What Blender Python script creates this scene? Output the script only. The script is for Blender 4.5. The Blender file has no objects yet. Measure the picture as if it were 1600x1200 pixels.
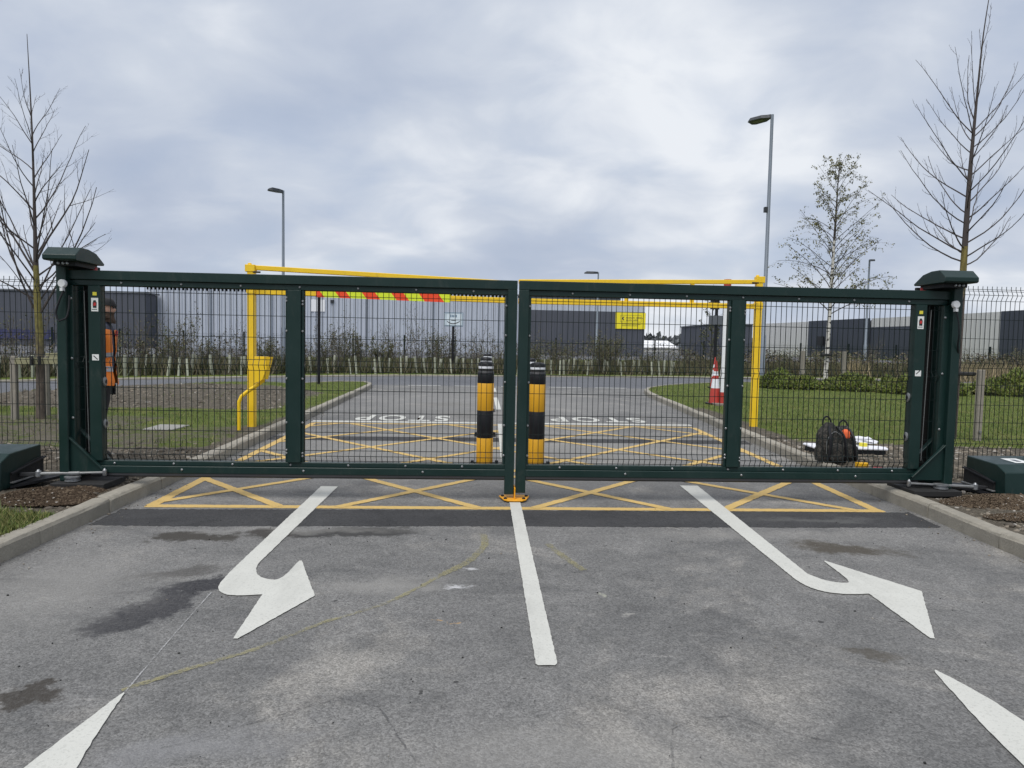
import bpy, bmesh, math, random
import numpy as np
from mathutils import Vector, Matrix, Euler, noise as mnoise
from mathutils.geometry import delaunay_2d_cdt
R = math.radians
scn = bpy.context.scene
col = scn.collection
random.seed(7)
rng = np.random.default_rng(7)

# ------------------------------------------------------------------ camera
cam_d = bpy.data.cameras.new('camera'); cam = bpy.data.objects.new('camera', cam_d); col.objects.link(cam)
cam_d.sensor_width = 36.0; cam_d.lens = 36.0 * 1067 / 1600; cam_d.clip_start = 0.05; cam_d.clip_end = 6000
def set_cam(yaw, pitch, roll):
    y, p, r = R(yaw), R(pitch), R(roll)
    f = Vector((math.sin(y)*math.cos(p), math.cos(y)*math.cos(p), math.sin(p)))
    rt = Vector((math.cos(y), -math.sin(y), 0)); up = rt.cross(f)
    r2 = math.cos(r)*rt + math.sin(r)*up; u2 = -math.sin(r)*rt + math.cos(r)*up
    m = Matrix((r2, u2, -f)).transposed().to_4x4(); m.translation = (0, 0, 1.45)
    cam.matrix_world = m
set_cam(3.0, -3.33, 1.12)
scn.camera = cam

# ------------------------------------------------------------------ world, sun, exposure
SUN_EL, SUN_AZ = 60, 205          # azimuth clockwise from +Y
world = bpy.data.worlds.new("World"); scn.world = world; world.use_nodes = True
wt = world.node_tree; wt.nodes.clear()
class N:
    """tiny shader-node helper"""
    def __init__(s, nt): s.t = nt
    def new(s, typ, **kw):
        n = s.t.nodes.new(typ)
        for k, v in kw.items(): setattr(n, k, v)
        return n
    def put(s, sock, v):
        if isinstance(v, bpy.types.NodeSocket): s.t.links.new(v, sock)
        elif isinstance(v, (tuple, list)) and sock.type == 'RGBA': sock.default_value = tuple(v) + ((1.0,) if len(v) == 3 else ())
        else: sock.default_value = v
    def math(s, op, a, b=0.0, clamp=False):
        n = s.new('ShaderNodeMath', operation=op, use_clamp=clamp); s.put(n.inputs[0], a); s.put(n.inputs[1], b); return n.outputs[0]
    def vmath(s, op, a, b=(0, 0, 0)):
        n = s.new('ShaderNodeVectorMath', operation=op); s.put(n.inputs[0], a); s.put(n.inputs[1], b); return n.outputs[0]
    def length(s, a):
        n = s.new('ShaderNodeVectorMath', operation='LENGTH'); s.put(n.inputs[0], a); return n.outputs['Value']
    def noise(s, vec, scale, detail=4.0, rough=0.55, out='Fac', dist=0.0):
        n = s.new('ShaderNodeTexNoise'); s.put(n.inputs['Vector'], vec)
        n.inputs['Scale'].default_value = scale; n.inputs['Detail'].default_value = detail; n.inputs['Roughness'].default_value = rough
        n.inputs['Distortion'].default_value = dist
        return n.outputs[out]
    def voro(s, vec, scale, out='Distance', feature='F1'):
        n = s.new('ShaderNodeTexVoronoi', feature=feature); s.put(n.inputs['Vector'], vec); n.inputs['Scale'].default_value = scale; return n.outputs[out]
    def mix(s, fac, a, b, blend='MIX'):
        n = s.new('ShaderNodeMix', data_type='RGBA', blend_type=blend); s.put(n.inputs[0], fac); s.put(n.inputs[6], a); s.put(n.inputs[7], b); return n.outputs[2]
    def ramp(s, fac, stops):
        n = s.new('ShaderNodeValToRGB'); s.put(n.inputs[0], fac)
        while len(n.color_ramp.elements) < len(stops): n.color_ramp.elements.new(0.5)
        for e, (p, c) in zip(n.color_ramp.elements, stops):
            e.position = p; e.color = tuple(c) + (1.0,) if len(c) == 3 else c
        return n.outputs[0]
    def rng(s, v, a, b, c=0.0, d=1.0, smooth=True):
        n = s.new('ShaderNodeMapRange', interpolation_type='SMOOTHSTEP' if smooth else 'LINEAR'); s.put(n.inputs[0], v)
        for i, x in enumerate((a, b, c, d)): n.inputs[1+i].default_value = x
        return n.outputs[0]
    def mapping(s, vec, loc=(0,0,0), rot=(0,0,0), scale=(1,1,1), typ='POINT'):
        n = s.new('ShaderNodeMapping', vector_type=typ); s.put(n.inputs[0], vec)
        n.inputs['Location'].default_value = loc; n.inputs['Rotation'].default_value = rot; n.inputs['Scale'].default_value = scale
        return n.outputs[0]
w = N(wt)
sky = w.new('ShaderNodeTexSky', sky_type='NISHITA'); sky.sun_disc = False
sky.sun_elevation = R(SUN_EL); sky.sun_rotation = R(SUN_AZ)
tc = w.new('ShaderNodeTexCoord'); sep = w.new('ShaderNodeSeparateXYZ'); w.put(sep.inputs[0], tc.outputs['Generated'])
zz = w.math('ADD', w.math('MAXIMUM', sep.outputs[2], 0.0), 0.34)
comb = w.new('ShaderNodeCombineXYZ'); w.put(comb.inputs[0], w.math('DIVIDE', sep.outputs[0], zz)); w.put(comb.inputs[1], w.math('DIVIDE', sep.outputs[1], zz))
base = w.mapping(comb.outputs[0], loc=(-11.34, -3.12, 0), rot=(0, 0, R(12)), scale=(0.85, 1.0, 1))
c1 = w.noise(base, 1.55, 3, 0.42, dist=0.25)
c2 = w.noise(w.mapping(base, loc=(9, 4, 0)), 4.2, 5, 0.5, dist=0.3)
dens = w.math('ADD', w.math('MULTIPLY', c1, 0.66), w.math('MULTIPLY', c2, 0.34))
cloud = w.ramp(dens, [(0.34, (2.06, 2.38, 3.04)), (0.45, (2.48, 2.79, 3.40)), (0.53, (3.02, 3.29, 3.77)), (0.63, (4.15, 4.32, 4.58))])
cover = w.rng(c2, 0.2, 0.6, 0.93, 1.0)
bg = w.new('ShaderNodeBackground'); bg.inputs['Strength'].default_value = 0.1
w.put(bg.inputs['Color'], w.mix(cover, sky.outputs[0], cloud))
wo = w.new('ShaderNodeOutputWorld'); wt.links.new(bg.outputs[0], wo.inputs[0])

sl = bpy.data.lights.new('sun', 'SUN'); sl.energy = 1.5; sl.angle = R(50); sl.color = (1.0, 0.965, 0.92)
sun = bpy.data.objects.new('sun', sl); col.objects.link(sun)
sd = Vector((math.sin(R(SUN_AZ))*math.cos(R(SUN_EL)), math.cos(R(SUN_AZ))*math.cos(R(SUN_EL)), math.sin(R(SUN_EL))))
sun.rotation_euler = sd.to_track_quat('Z', 'Y').to_euler()
scn.view_settings.view_transform = 'Standard'; scn.view_settings.look = 'None'; scn.view_settings.gamma = 1.0
scn.view_settings.use_curve_mapping = False; scn.view_settings.exposure = 1.0

# ------------------------------------------------------------------ materials
MATS = {}
def mat(name, color, rough=0.6, metal=0.0, var=0.15, scale=6.0, bump=0.0, bscale=80.0, spec=0.5, rand=0.0, detail=5.0):
    m = bpy.data.materials.new(name); m.use_nodes = True; n = N(m.node_tree)
    b = m.node_tree.nodes['Principled BSDF']
    t = n.new('ShaderNodeTexCoord').outputs['Object']
    f = n.noise(t, scale, detail, 0.6)
    c = n.mix(f, tuple(x*(1-var) for x in color), tuple(min(1, x*(1+var)) for x in color))
    if rand:
        oi = n.new('ShaderNodeObjectInfo').outputs['Random']
        k = n.rng(oi, 0, 1, 1-rand, 1+rand, False)
        vm = n.new('ShaderNodeVectorMath', operation='SCALE'); n.put(vm.inputs[0], c); n.put(vm.inputs['Scale'], k); c = vm.outputs[0]
    n.put(b.inputs['Base Color'], c); b.inputs['Metallic'].default_value = metal
    n.put(b.inputs['Roughness'], n.rng(f, 0.25, 0.75, max(0.05, rough-0.1), min(1, rough+0.1)))
    b.inputs['Specular IOR Level'].default_value = spec
    if bump:
        bp = n.new('ShaderNodeBump'); bp.inputs['Strength'].default_value = bump; bp.inputs['Distance'].default_value = 0.01
        n.put(bp.inputs['Height'], n.noise(t, bscale, 4, 0.6)); n.put(b.inputs['Normal'], bp.outputs[0])
    MATS[name] = m; return m
M = MATS
mat('gate_green', (0.0068, 0.0235, 0.0210), 0.38, var=0.16, scale=3, bump=0.05, bscale=220, spec=0.36)
def dusty(m, amt, dust):
    n = N(m.node_tree); b = m.node_tree.nodes['Principled BSDF']; old = b.inputs['Base Color'].links[0].from_socket
    t = n.new('ShaderNodeTexCoord').outputs['Object']
    k = n.rng(n.noise(n.mapping(t, scale=(1, 1, 0.35)), 9, 7, 0.72, dist=0.6), 0.52, 0.78, 0, amt)
    k2 = n.rng(n.noise(t, 70, 3, 0.7), 0.66, 0.76, 0, amt*0.9)
    n.put(b.inputs['Base Color'], n.mix(n.math('MAXIMUM', k, k2), old, dust))
dusty(M['gate_green'], 0.22, (0.10, 0.10, 0.09))
mat('mesh_green', (0.006, 0.012, 0.012), 0.5, var=0.1, spec=0.25)
mat('rubber', (0.03, 0.031, 0.034), 0.6, var=0.25, scale=20)
mat('black_plastic', (0.009, 0.0095, 0.012), 0.5, var=0.2, spec=0.3)
mat('black_matt', (0.012, 0.012, 0.012), 0.8, var=0.25, scale=20)
mat('steel', (0.30, 0.31, 0.32), 0.4, 0.7, var=0.2, scale=30)
mat('dull_steel', (0.22, 0.225, 0.225), 0.5, 0.5, var=0.2, scale=30)
mat('galv', (0.20, 0.23, 0.27), 0.5, 0.3, var=0.14, scale=4)
mat('lamp_dark', (0.035, 0.04, 0.046), 0.45, 0.2, var=0.1)
mat('lamp_glass', (0.03, 0.03, 0.03), 0.2, var=0.2)
mat('yellow', (0.84, 0.55, 0.018), 0.45, var=0.10, scale=5, bump=0.05)
dusty(M['yellow'], 0.35, (0.30, 0.21, 0.07))
mat('bollard_yellow', (0.66, 0.34, 0.012), 0.5, var=0.08, scale=9)
dusty(M['bollard_yellow'], 0.35, (0.16, 0.12, 0.06))
mat('plate_yellow', (0.75, 0.34, 0.01), 0.5, var=0.2, scale=30)
mat('white_plastic', (0.75, 0.76, 0.78), 0.45, var=0.06, scale=12)
mat('reflective', (0.74, 0.76, 0.80), 0.3, var=0.1, scale=30)
mat('sticker_white', (0.72, 0.73, 0.72), 0.5, var=0.08, scale=60)
mat('sticker_red', (0.5, 0.03, 0.03), 0.5)
mat('sticker_black', (0.02, 0.02, 0.02), 0.5)
mat('sticker_yellow', (0.7, 0.62, 0.05), 0.5)
mat('hazard_red', (0.85, 0.07, 0.015), 0.4, var=0.06)
mat('hazard_lime', (0.68, 0.80, 0.03), 0.4, var=0.06)
mat('cone_red', (0.42, 0.042, 0.03), 0.5, var=0.15)
mat('kerb', (0.275, 0.255, 0.212), 0.9, var=0.40, scale=9, bump=0.5, bscale=60, rand=0.10, detail=8)
dusty(M['kerb'], 0.55, (0.10, 0.09, 0.07))
mat('slab', (0.25, 0.245, 0.225), 0.9, var=0.15, scale=20, bump=0.3)
mat('stone', (0.17, 0.15, 0.125), 0.95, var=0.5, scale=3, rand=0.2)
mat('timber', (0.24, 0.22, 0.185), 0.85, var=0.35, scale=9, bump=0.4, bscale=30)
mat('timber_green', (0.26, 0.25, 0.15), 0.85, var=0.3, scale=9, bump=0.4, bscale=30)
mat('tie', (0.012, 0.012, 0.012), 0.7)
mat('twig', (0.055, 0.045, 0.042), 0.85, var=0.3, scale=8)
mat('twig_grey', (0.10, 0.088, 0.075), 0.9, var=0.3, scale=8)
mat('leaf_dark', (0.055, 0.068, 0.024), 0.65, var=0.5, scale=1.7)
mat('leaf_olive', (0.105, 0.10, 0.032), 0.65, var=0.45, scale=2)
mat('birch_leaf', (0.16, 0.15, 0.042), 0.6, var=0.5, scale=1.6)
mat('grass_b', (0.155, 0.155, 0.046), 0.75, var=0.4, scale=1.4)
mat('shrub_leaf', (0.14, 0.19, 0.028), 0.6, var=0.45, scale=2.5)
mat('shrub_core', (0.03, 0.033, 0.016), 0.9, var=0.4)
mat('reed', (0.36, 0.29, 0.17), 0.9, var=0.3, scale=1)
mat('hedge_brown', (0.135, 0.115, 0.072), 0.9, var=0.5, scale=0.8)
mat('hedge_green', (0.085, 0.092, 0.042), 0.9, var=0.5, scale=0.8)
mat('tube_guard', (0.36, 0.37, 0.29), 0.7, var=0.2, scale=3, rand=0.22)
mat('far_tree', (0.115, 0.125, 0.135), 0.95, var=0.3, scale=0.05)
mat('clad_grey', (0.43, 0.465, 0.53), 0.5, var=0.05, scale=0.3)
mat('clad_dark', (0.062, 0.068, 0.086), 0.55, var=0.08, scale=0.3)
mat('clad_side', (0.50, 0.50, 0.49), 0.55, var=0.05, scale=0.2)
mat('clad_navy', (0.038, 0.045, 0.062), 0.55, var=0.08, scale=0.2)
mat('clad_blue', (0.035, 0.04, 0.11), 0.55, var=0.08, scale=0.3)
mat('roof_grey', (0.12, 0.13, 0.145), 0.6, var=0.1)
mat('roof_white', (0.78, 0.79, 0.80), 0.6, var=0.06)
mat('sign_yellow', (0.80, 0.68, 0.02), 0.5, var=0.04)
mat('sign_ink', (0.05, 0.05, 0.05), 0.6)
mat('sign_grey', (0.10, 0.11, 0.13), 0.6)
mat('sign_white', (0.62, 0.70, 0.76), 0.5, var=0.05)
mat('sign_blue', (0.12, 0.19, 0.26), 0.5)
mat('skin', (0.50, 0.29, 0.21), 0.55, var=0.12, scale=10)
mat('hivis', (0.86, 0.23, 0.025), 0.7, var=0.15, scale=7, bump=0.3, bscale=14)
mat('navy_cloth', (0.038, 0.044, 0.07), 0.85, var=0.3, scale=10, bump=0.3, bscale=20)
mat('trouser', (0.032, 0.032, 0.036), 0.9, var=0.3, scale=12, bump=0.3, bscale=20)
mat('hat', (0.016, 0.016, 0.018), 0.95, var=0.3, scale=40, bump=0.4, bscale=90)
mat('beard', (0.055, 0.034, 0.022), 0.95, var=0.5, scale=60, bump=0.6, bscale=90)
mat('boot', (0.02, 0.018, 0.016), 0.7)
mat('grey_band', (0.36, 0.38, 0.42), 0.4, var=0.1)
mat('red_cloth', (0.6, 0.05, 0.05), 0.8)
mat('rag_white', (0.70, 0.71, 0.76), 0.85, var=0.12, scale=14)
mat('tool_yellow', (0.80, 0.44, 0.01), 0.5, var=0.15, scale=30)
mat('orange_cloth', (0.72, 0.13, 0.04), 0.8, var=0.3, scale=20)

def pack_material():
    m = bpy.data.materials.new('camo_pack'); m.use_nodes = True; n = N(m.node_tree); b = m.node_tree.nodes['Principled BSDF']
    t = n.new('ShaderNodeTexCoord').outputs['Object']
    v = n.noise(t, 26, 3, 0.6, dist=1.2)
    n.put(b.inputs['Base Color'], n.ramp(v, [(0.36, (0.008, 0.008, 0.008)), (0.52, (0.018, 0.017, 0.015)), (0.60, (0.075, 0.068, 0.056)), (0.66, (0.014, 0.014, 0.013))]))
    b.inputs['Roughness'].default_value = 0.85; M['camo_pack'] = m
pack_material()

def bark_material(name, low, high, z0, z1):
    m = bpy.data.materials.new(name); m.use_nodes = True; n = N(m.node_tree); b = m.node_tree.nodes['Principled BSDF']
    t = n.new('ShaderNodeTexCoord').outputs['Object']; s = n.new('ShaderNodeSeparateXYZ'); n.put(s.inputs[0], t)
    nz = n.noise(n.mapping(t, scale=(1, 1, 0.4)), 22, 5, 0.65)
    k = n.rng(n.math('ADD', s.outputs[2], n.math('MULTIPLY', nz, 0.8)), z0, z1)
    c = n.mix(k, low, high); c = n.mix(n.rng(nz, 0.35, 0.7), n.mix(1.0, c, (0.55, 0.55, 0.55), 'MULTIPLY'), c)
    n.put(b.inputs['Base Color'], c); b.inputs['Roughness'].default_value = 0.9
    bp = n.new('ShaderNodeBump'); bp.inputs['Strength'].default_value = 0.6; bp.inputs['Distance'].default_value = 0.01
    n.put(bp.inputs['Height'], nz); n.put(b.inputs['Normal'], bp.outputs[0]); M[name] = m
bark_material('bark_moss', (0.13, 0.105, 0.085), (0.21, 0.185, 0.055), 1.3, 2.0)
bark_material('bark_right', (0.125, 0.10, 0.085), (0.21, 0.17, 0.05), 2.55, 3.0)
def birch_bark():
    m = bpy.data.materials.new('birch_bark'); m.use_nodes = True; n = N(m.node_tree); b = m.node_tree.nodes['Principled BSDF']
    t = n.new('ShaderNodeTexCoord').outputs['Object']
    v = n.noise(n.mapping(t, scale=(1.0, 1.0, 3.2)), 3.6, 2, 0.5)
    n.put(b.inputs['Base Color'], n.ramp(v, [(0.41, (0.03, 0.028, 0.026)), (0.45, (0.55, 0.53, 0.49)), (0.8, (0.62, 0.60, 0.56))]))
    b.inputs['Roughness'].default_value = 0.7; M['birch_bark'] = m
birch_bark()

def asphalt(name, dark, light, stains, dust=0.0):
    m = bpy.data.materials.new(name); m.use_nodes = True; n = N(m.node_tree); b = m.node_tree.nodes['Principled BSDF']
    t = n.new('ShaderNodeTexCoord').outputs['Object']
    big = n.noise(t, 0.55, 7, 0.6, dist=0.6); mid = n.noise(n.mapping(t, loc=(5, 9, 1), scale=(1, 1, 1)), 2.7, 7, 0.65, dist=0.8)
    fine = n.noise(t, 45, 6, 0.7); agg = n.voro(t, 140, 'Color'); aggd = n.voro(t, 140, 'Distance')
    ag = n.new('ShaderNodeSeparateColor'); n.put(ag.inputs[0], agg)
    k = n.math('ADD', n.math('MULTIPLY', big, 0.5), n.math('MULTIPLY', mid, 0.5))
    c = n.ramp(k, [(0.36, dark), (0.62, light)])
    # pale dusty film in places
    if dust:
        dm = n.rng(n.noise(n.mapping(t, loc=(2.3, -3.1, 0)), 0.9, 8, 0.68, dist=0.5), 0.50, 0.72, 0, dust)
        c = n.mix(dm, c, (0.29, 0.275, 0.25))
        sc = n.rng(n.noise(n.mapping(t, loc=(7, 1, 0), rot=(0, 0, R(20)), scale=(0.5, 2.2, 1)), 3.0, 7, 0.72), 0.60, 0.76, 0, dust*0.9)
        c = n.mix(sc, c, (0.31, 0.30, 0.285))
    # single stones: pale and dark specks
    ag2 = n.new('ShaderNodeSeparateColor'); n.put(ag2.inputs[0], n.voro(n.mapping(t, loc=(3, 1, 0)), 62, 'Color'))
    sp = n.math('MULTIPLY', n.rng(ag.outputs[0], 0.0, 1.0, 0.68, 1.32, False), n.rng(ag2.outputs[1], 0.0, 1.0, 0.88, 1.12, False))
    vm = n.new('ShaderNodeVectorMath', operation='SCALE'); n.put(vm.inputs[0], c); n.put(vm.inputs['Scale'], sp); c = vm.outputs[0]
    c = n.mix(n.rng(fine, 0.55, 0.70, 0, 0.5), c, (0.04, 0.04, 0.041))
    drk = n.noise(n.mapping(t, loc=(-4, 6, 0), rot=(0, 0, R(-25)), scale=(1.0, 1.7, 1)), 1.1, 7, 0.62, dist=1.0)
    c = n.mix(n.rng(drk, 0.52, 0.68, 0, 0.30), c, (0.055, 0.056, 0.058))
    spots = n.rng(n.noise(t, 11, 2, 0.5), 0.735, 0.76, 0, 0.75)
    c = n.mix(spots, c, (0.02, 0.02, 0.02))
    wv = n.new('ShaderNodeVectorMath', operation='SCALE'); n.put(wv.inputs[0], n.vmath('SUBTRACT', n.noise(t, 2.6, 6, 0.65, 'Color'), (0.5, 0.5, 0.5))); wv.inputs['Scale'].default_value = 0.55
    tw = n.vmath('ADD', t, wv.outputs[0])
    rag = n.noise(t, 14, 6, 0.7)
    for (x, y, sx, sy, rot, colr, amt, edge) in stains:
        q = n.mapping(tw, loc=(x, y, 0), rot=(0, 0, R(rot)), scale=(sx, sy, 1), typ='TEXTURE')
        msk = n.math('MULTIPLY', n.rng(n.math('ADD', n.length(q), n.math('ADD', n.math('MULTIPLY', n.math('SUBTRACT', mid, 0.5), 0.8), n.math('MULTIPLY', n.math('SUBTRACT', rag, 0.5), 0.9))), edge, 1.0, amt, 0.0), n.rng(fine, 0.3, 0.6, 0.75, 1.0))
        c = n.mix(msk, c, colr)
    n.put(b.inputs['Base Color'], c); n.put(b.inputs['Roughness'], n.rng(fine, 0.3, 0.7, 0.78, 0.95)); b.inputs['Specular IOR Level'].default_value = 0.35
    bp = n.new('ShaderNodeBump'); bp.inputs['Strength'].default_value = 0.55; bp.inputs['Distance'].default_value = 0.004
    n.put(bp.inputs['Height'], n.math('ADD', n.math('MULTIPLY', aggd, -1.0), fine)); n.put(b.inputs['Normal'], bp.outputs[0])
    M[name] = m
DK = (0.030, 0.030, 0.034); BR = (0.07, 0.062, 0.05); WH = (0.55, 0.55, 0.56); PALE = (0.27, 0.262, 0.245)
asphalt('asphalt', (0.105, 0.105, 0.1035), (0.186, 0.183, 0.177), [
    (-1.58, 4.01, 0.34, 0.15, 14, DK, 1.0, 0.6), (-1.75, 3.62, 0.40, 0.20, 66, DK, 0.92, 0.6), (-1.80, 4.25, 0.36, 0.12, 20, (0.06, 0.056, 0.052), 0.7, 0.3), (-1.80, 2.77, 0.15, 0.08, 10, (0.045, 0.04, 0.034), 1.0, 0.65),
    (-2.05, 5.02, 0.42, 0.18, 2, (0.05, 0.046, 0.04), 1.25, 0.5), (-0.9, 5.14, 0.65, 0.17, 3, (0.045, 0.044, 0.043), 1.3, 0.5), (-1.5, 5.08, 0.30, 0.15, 0, (0.05, 0.046, 0.042), 1.2, 0.5),
    (-0.10, 4.08, 0.11, 0.06, 0, WH, 0.85, 0.2), (-0.03, 4.32, 0.07, 0.035, 0, WH, 0.7, 0.2), (-0.55, 4.05, 0.6, 0.25, 15, PALE, 0.55, 0.1),
    (2.75, 4.80, 0.50, 0.20, -10, BR, 1.1, 0.35), (1.93, 3.08, 0.16, 0.06, -20, BR, 0.8, 0.3), (0.80, 3.55, 0.06, 0.03, 0, PALE, 0.9, 0.3),
    (0.75, 3.86, 0.05, 0.03, 0, (0.3, 0.3, 0.25), 0.9, 0.3), (-0.12, 3.50, 0.03, 0.022, 0, (0.4, 0.25, 0.1), 0.9, 0.4), (-2.4, 4.0, 0.7, 1.1, 20, PALE, 0.45, 0.1),
    (0.35, 2.3, 1.1, 0.30, 0, PALE, 0.4, 0.1), (-1.0, 2.35, 0.6, 0.16, 20, (0.24, 0.24, 0.245), 0.5, 0.1), (2.2, 5.15, 1.5, 0.2, 0, PALE, 0.4, 0.1), (-1.4, 5.2, 1.3, 0.12, 0, PALE, 0.4, 0.1),
    (-0.6, 16.2, 1.1, 0.9, 20, BR, 0.55, 0.2), (0.2, 19.0, 1.0, 0.8, 0, BR, 0.45, 0.2), (-0.35, 13.9, 0.5, 1.3, 30, BR, 0.45, 0.2), (-1.05, 7.0, 0.35, 0.15, 0, DK, 0.5, 0.2), (0.5, 9.6, 4.4, 3.3, 0, (0.245, 0.24, 0.228), 0.62, 0.3), (0.5, 17, 4.6, 6.5, 0, (0.235, 0.23, 0.22), 0.5, 0.3)], dust=0.75)
asphalt('tarmac_patch', (0.026, 0.0262, 0.0275), (0.050, 0.050, 0.0515), [(2.9, 5.62, 0.8, 0.12, 5, (0.12, 0.12, 0.115), 0.6, 0.1)])
asphalt('road_blue', (0.095, 0.100, 0.112), (0.125, 0.129, 0.140), [])

def paint(name, color, worn, fade=0.0):
    m = bpy.data.materials.new(name); m.use_nodes = True; n = N(m.node_tree); b = m.node_tree.nodes['Principled BSDF']
    t = n.new('ShaderNodeTexCoord').outputs['Object']
    a = n.noise(t, 5, 6, 0.65); f = n.noise(t, 70, 5, 0.7); st = n.noise(n.mapping(t, rot=(0, 0, R(8)), scale=(1.2, 6, 1)), 9, 5, 0.7)
    c = n.mix(a, tuple(x*0.88 for x in color), tuple(min(1, x*1.06) for x in color))
    pit = n.rng(f, 0.62, 0.74, 0, worn); scr = n.rng(st, 0.64, 0.76, 0, worn*0.6)
    c = n.mix(n.math('MAXIMUM', pit, scr), c, tuple(x*0.42 + 0.03 for x in color))
    grime = n.rng(n.noise(n.mapping(t, loc=(4, 2, 0), scale=(1, 0.35, 1)), 3.2, 6, 0.7), 0.48, 0.72, 0, 0.30)
    c = n.mix(grime, c, tuple(x*0.5 + 0.02 for x in color))
    stn = n.new('ShaderNodeSeparateColor'); n.put(stn.inputs[0], n.voro(t, 130, 'Color'))
    c = n.mix(n.rng(stn.outputs[0], 0.80, 0.95, 0, worn*0.45), c, tuple(x*0.6 for x in color))
    n.put(b.inputs['Base Color'], c); b.inputs['Roughness'].default_value = 0.75
    bp = n.new('ShaderNodeBump'); bp.inputs['Strength'].default_value = 0.35; bp.inputs['Distance'].default_value = 0.004
    n.put(bp.inputs['Height'], f); n.put(b.inputs['Normal'], bp.outputs[0])
    if fade:
        al = n.rng(n.math('ADD', n.math('MULTIPLY', f, 0.6), n.math('MULTIPLY', a, 0.5)), 0.44, 0.66, 0.03, fade)
        n.put(b.inputs['Alpha'], al)
    M[name] = m
paint('line_white', (0.53, 0.53, 0.49), 0.75)
paint('line_yellow', (0.56, 0.385, 0.13), 0.95)
paint('line_faded', (0.33, 0.30, 0.15), 0.6, fade=0.6)
paint('line_chalk', (0.5, 0.5, 0.5), 0.6, fade=0.6)
paint('crack', (0.05, 0.05, 0.052), 0.1, fade=0.42)

def verge_material():
    m = bpy.data.materials.new('verge_turf'); m.use_nodes = True; n = N(m.node_tree); b = m.node_tree.nodes['Principled BSDF']
    t = n.new('ShaderNodeTexCoord').outputs['Object']
    at = n.new('ShaderNodeAttribute', attribute_name='soil').outputs['Fac']
    n1 = n.noise(t, 1.3, 6, 0.65); n2 = n.noise(t, 7, 6, 0.7); n3 = n.noise(t, 38, 5, 0.7)
    grass = n.ramp(n.math('ADD', n.math('MULTIPLY', n1, 0.5), n.math('MULTIPLY', n2, 0.5)), [(0.3, (0.050, 0.070, 0.015)), (0.5, (0.090, 0.122, 0.022)), (0.68, (0.175, 0.165, 0.060))])
    soil = n.ramp(n.math('ADD', n.math('MULTIPLY', n3, 0.6), n.math('MULTIPLY', n2, 0.4)), [(0.3, (0.038, 0.032, 0.025)), (0.5, (0.105, 0.092, 0.071)), (0.72, (0.215, 0.19, 0.15))])
    k = n.rng(n.math('ADD', at, n.math('MULTIPLY', n.math('SUBTRACT', n2, 0.5), 1.3)), 0.32, 0.62)
    n.put(b.inputs['Base Color'], n.mix(k, grass, soil)); b.inputs['Roughness'].default_value = 0.95; b.inputs['Specular IOR Level'].default_value = 0.2
    bp = n.new('ShaderNodeBump'); bp.inputs['Strength'].default_value = 0.9; bp.inputs['Distance'].default_value = 0.03
    n.put(bp.inputs['Height'], n.math('ADD', n3, n2)); n.put(b.inputs['Normal'], bp.outputs[0]); M['verge_turf'] = m
verge_material()

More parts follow.
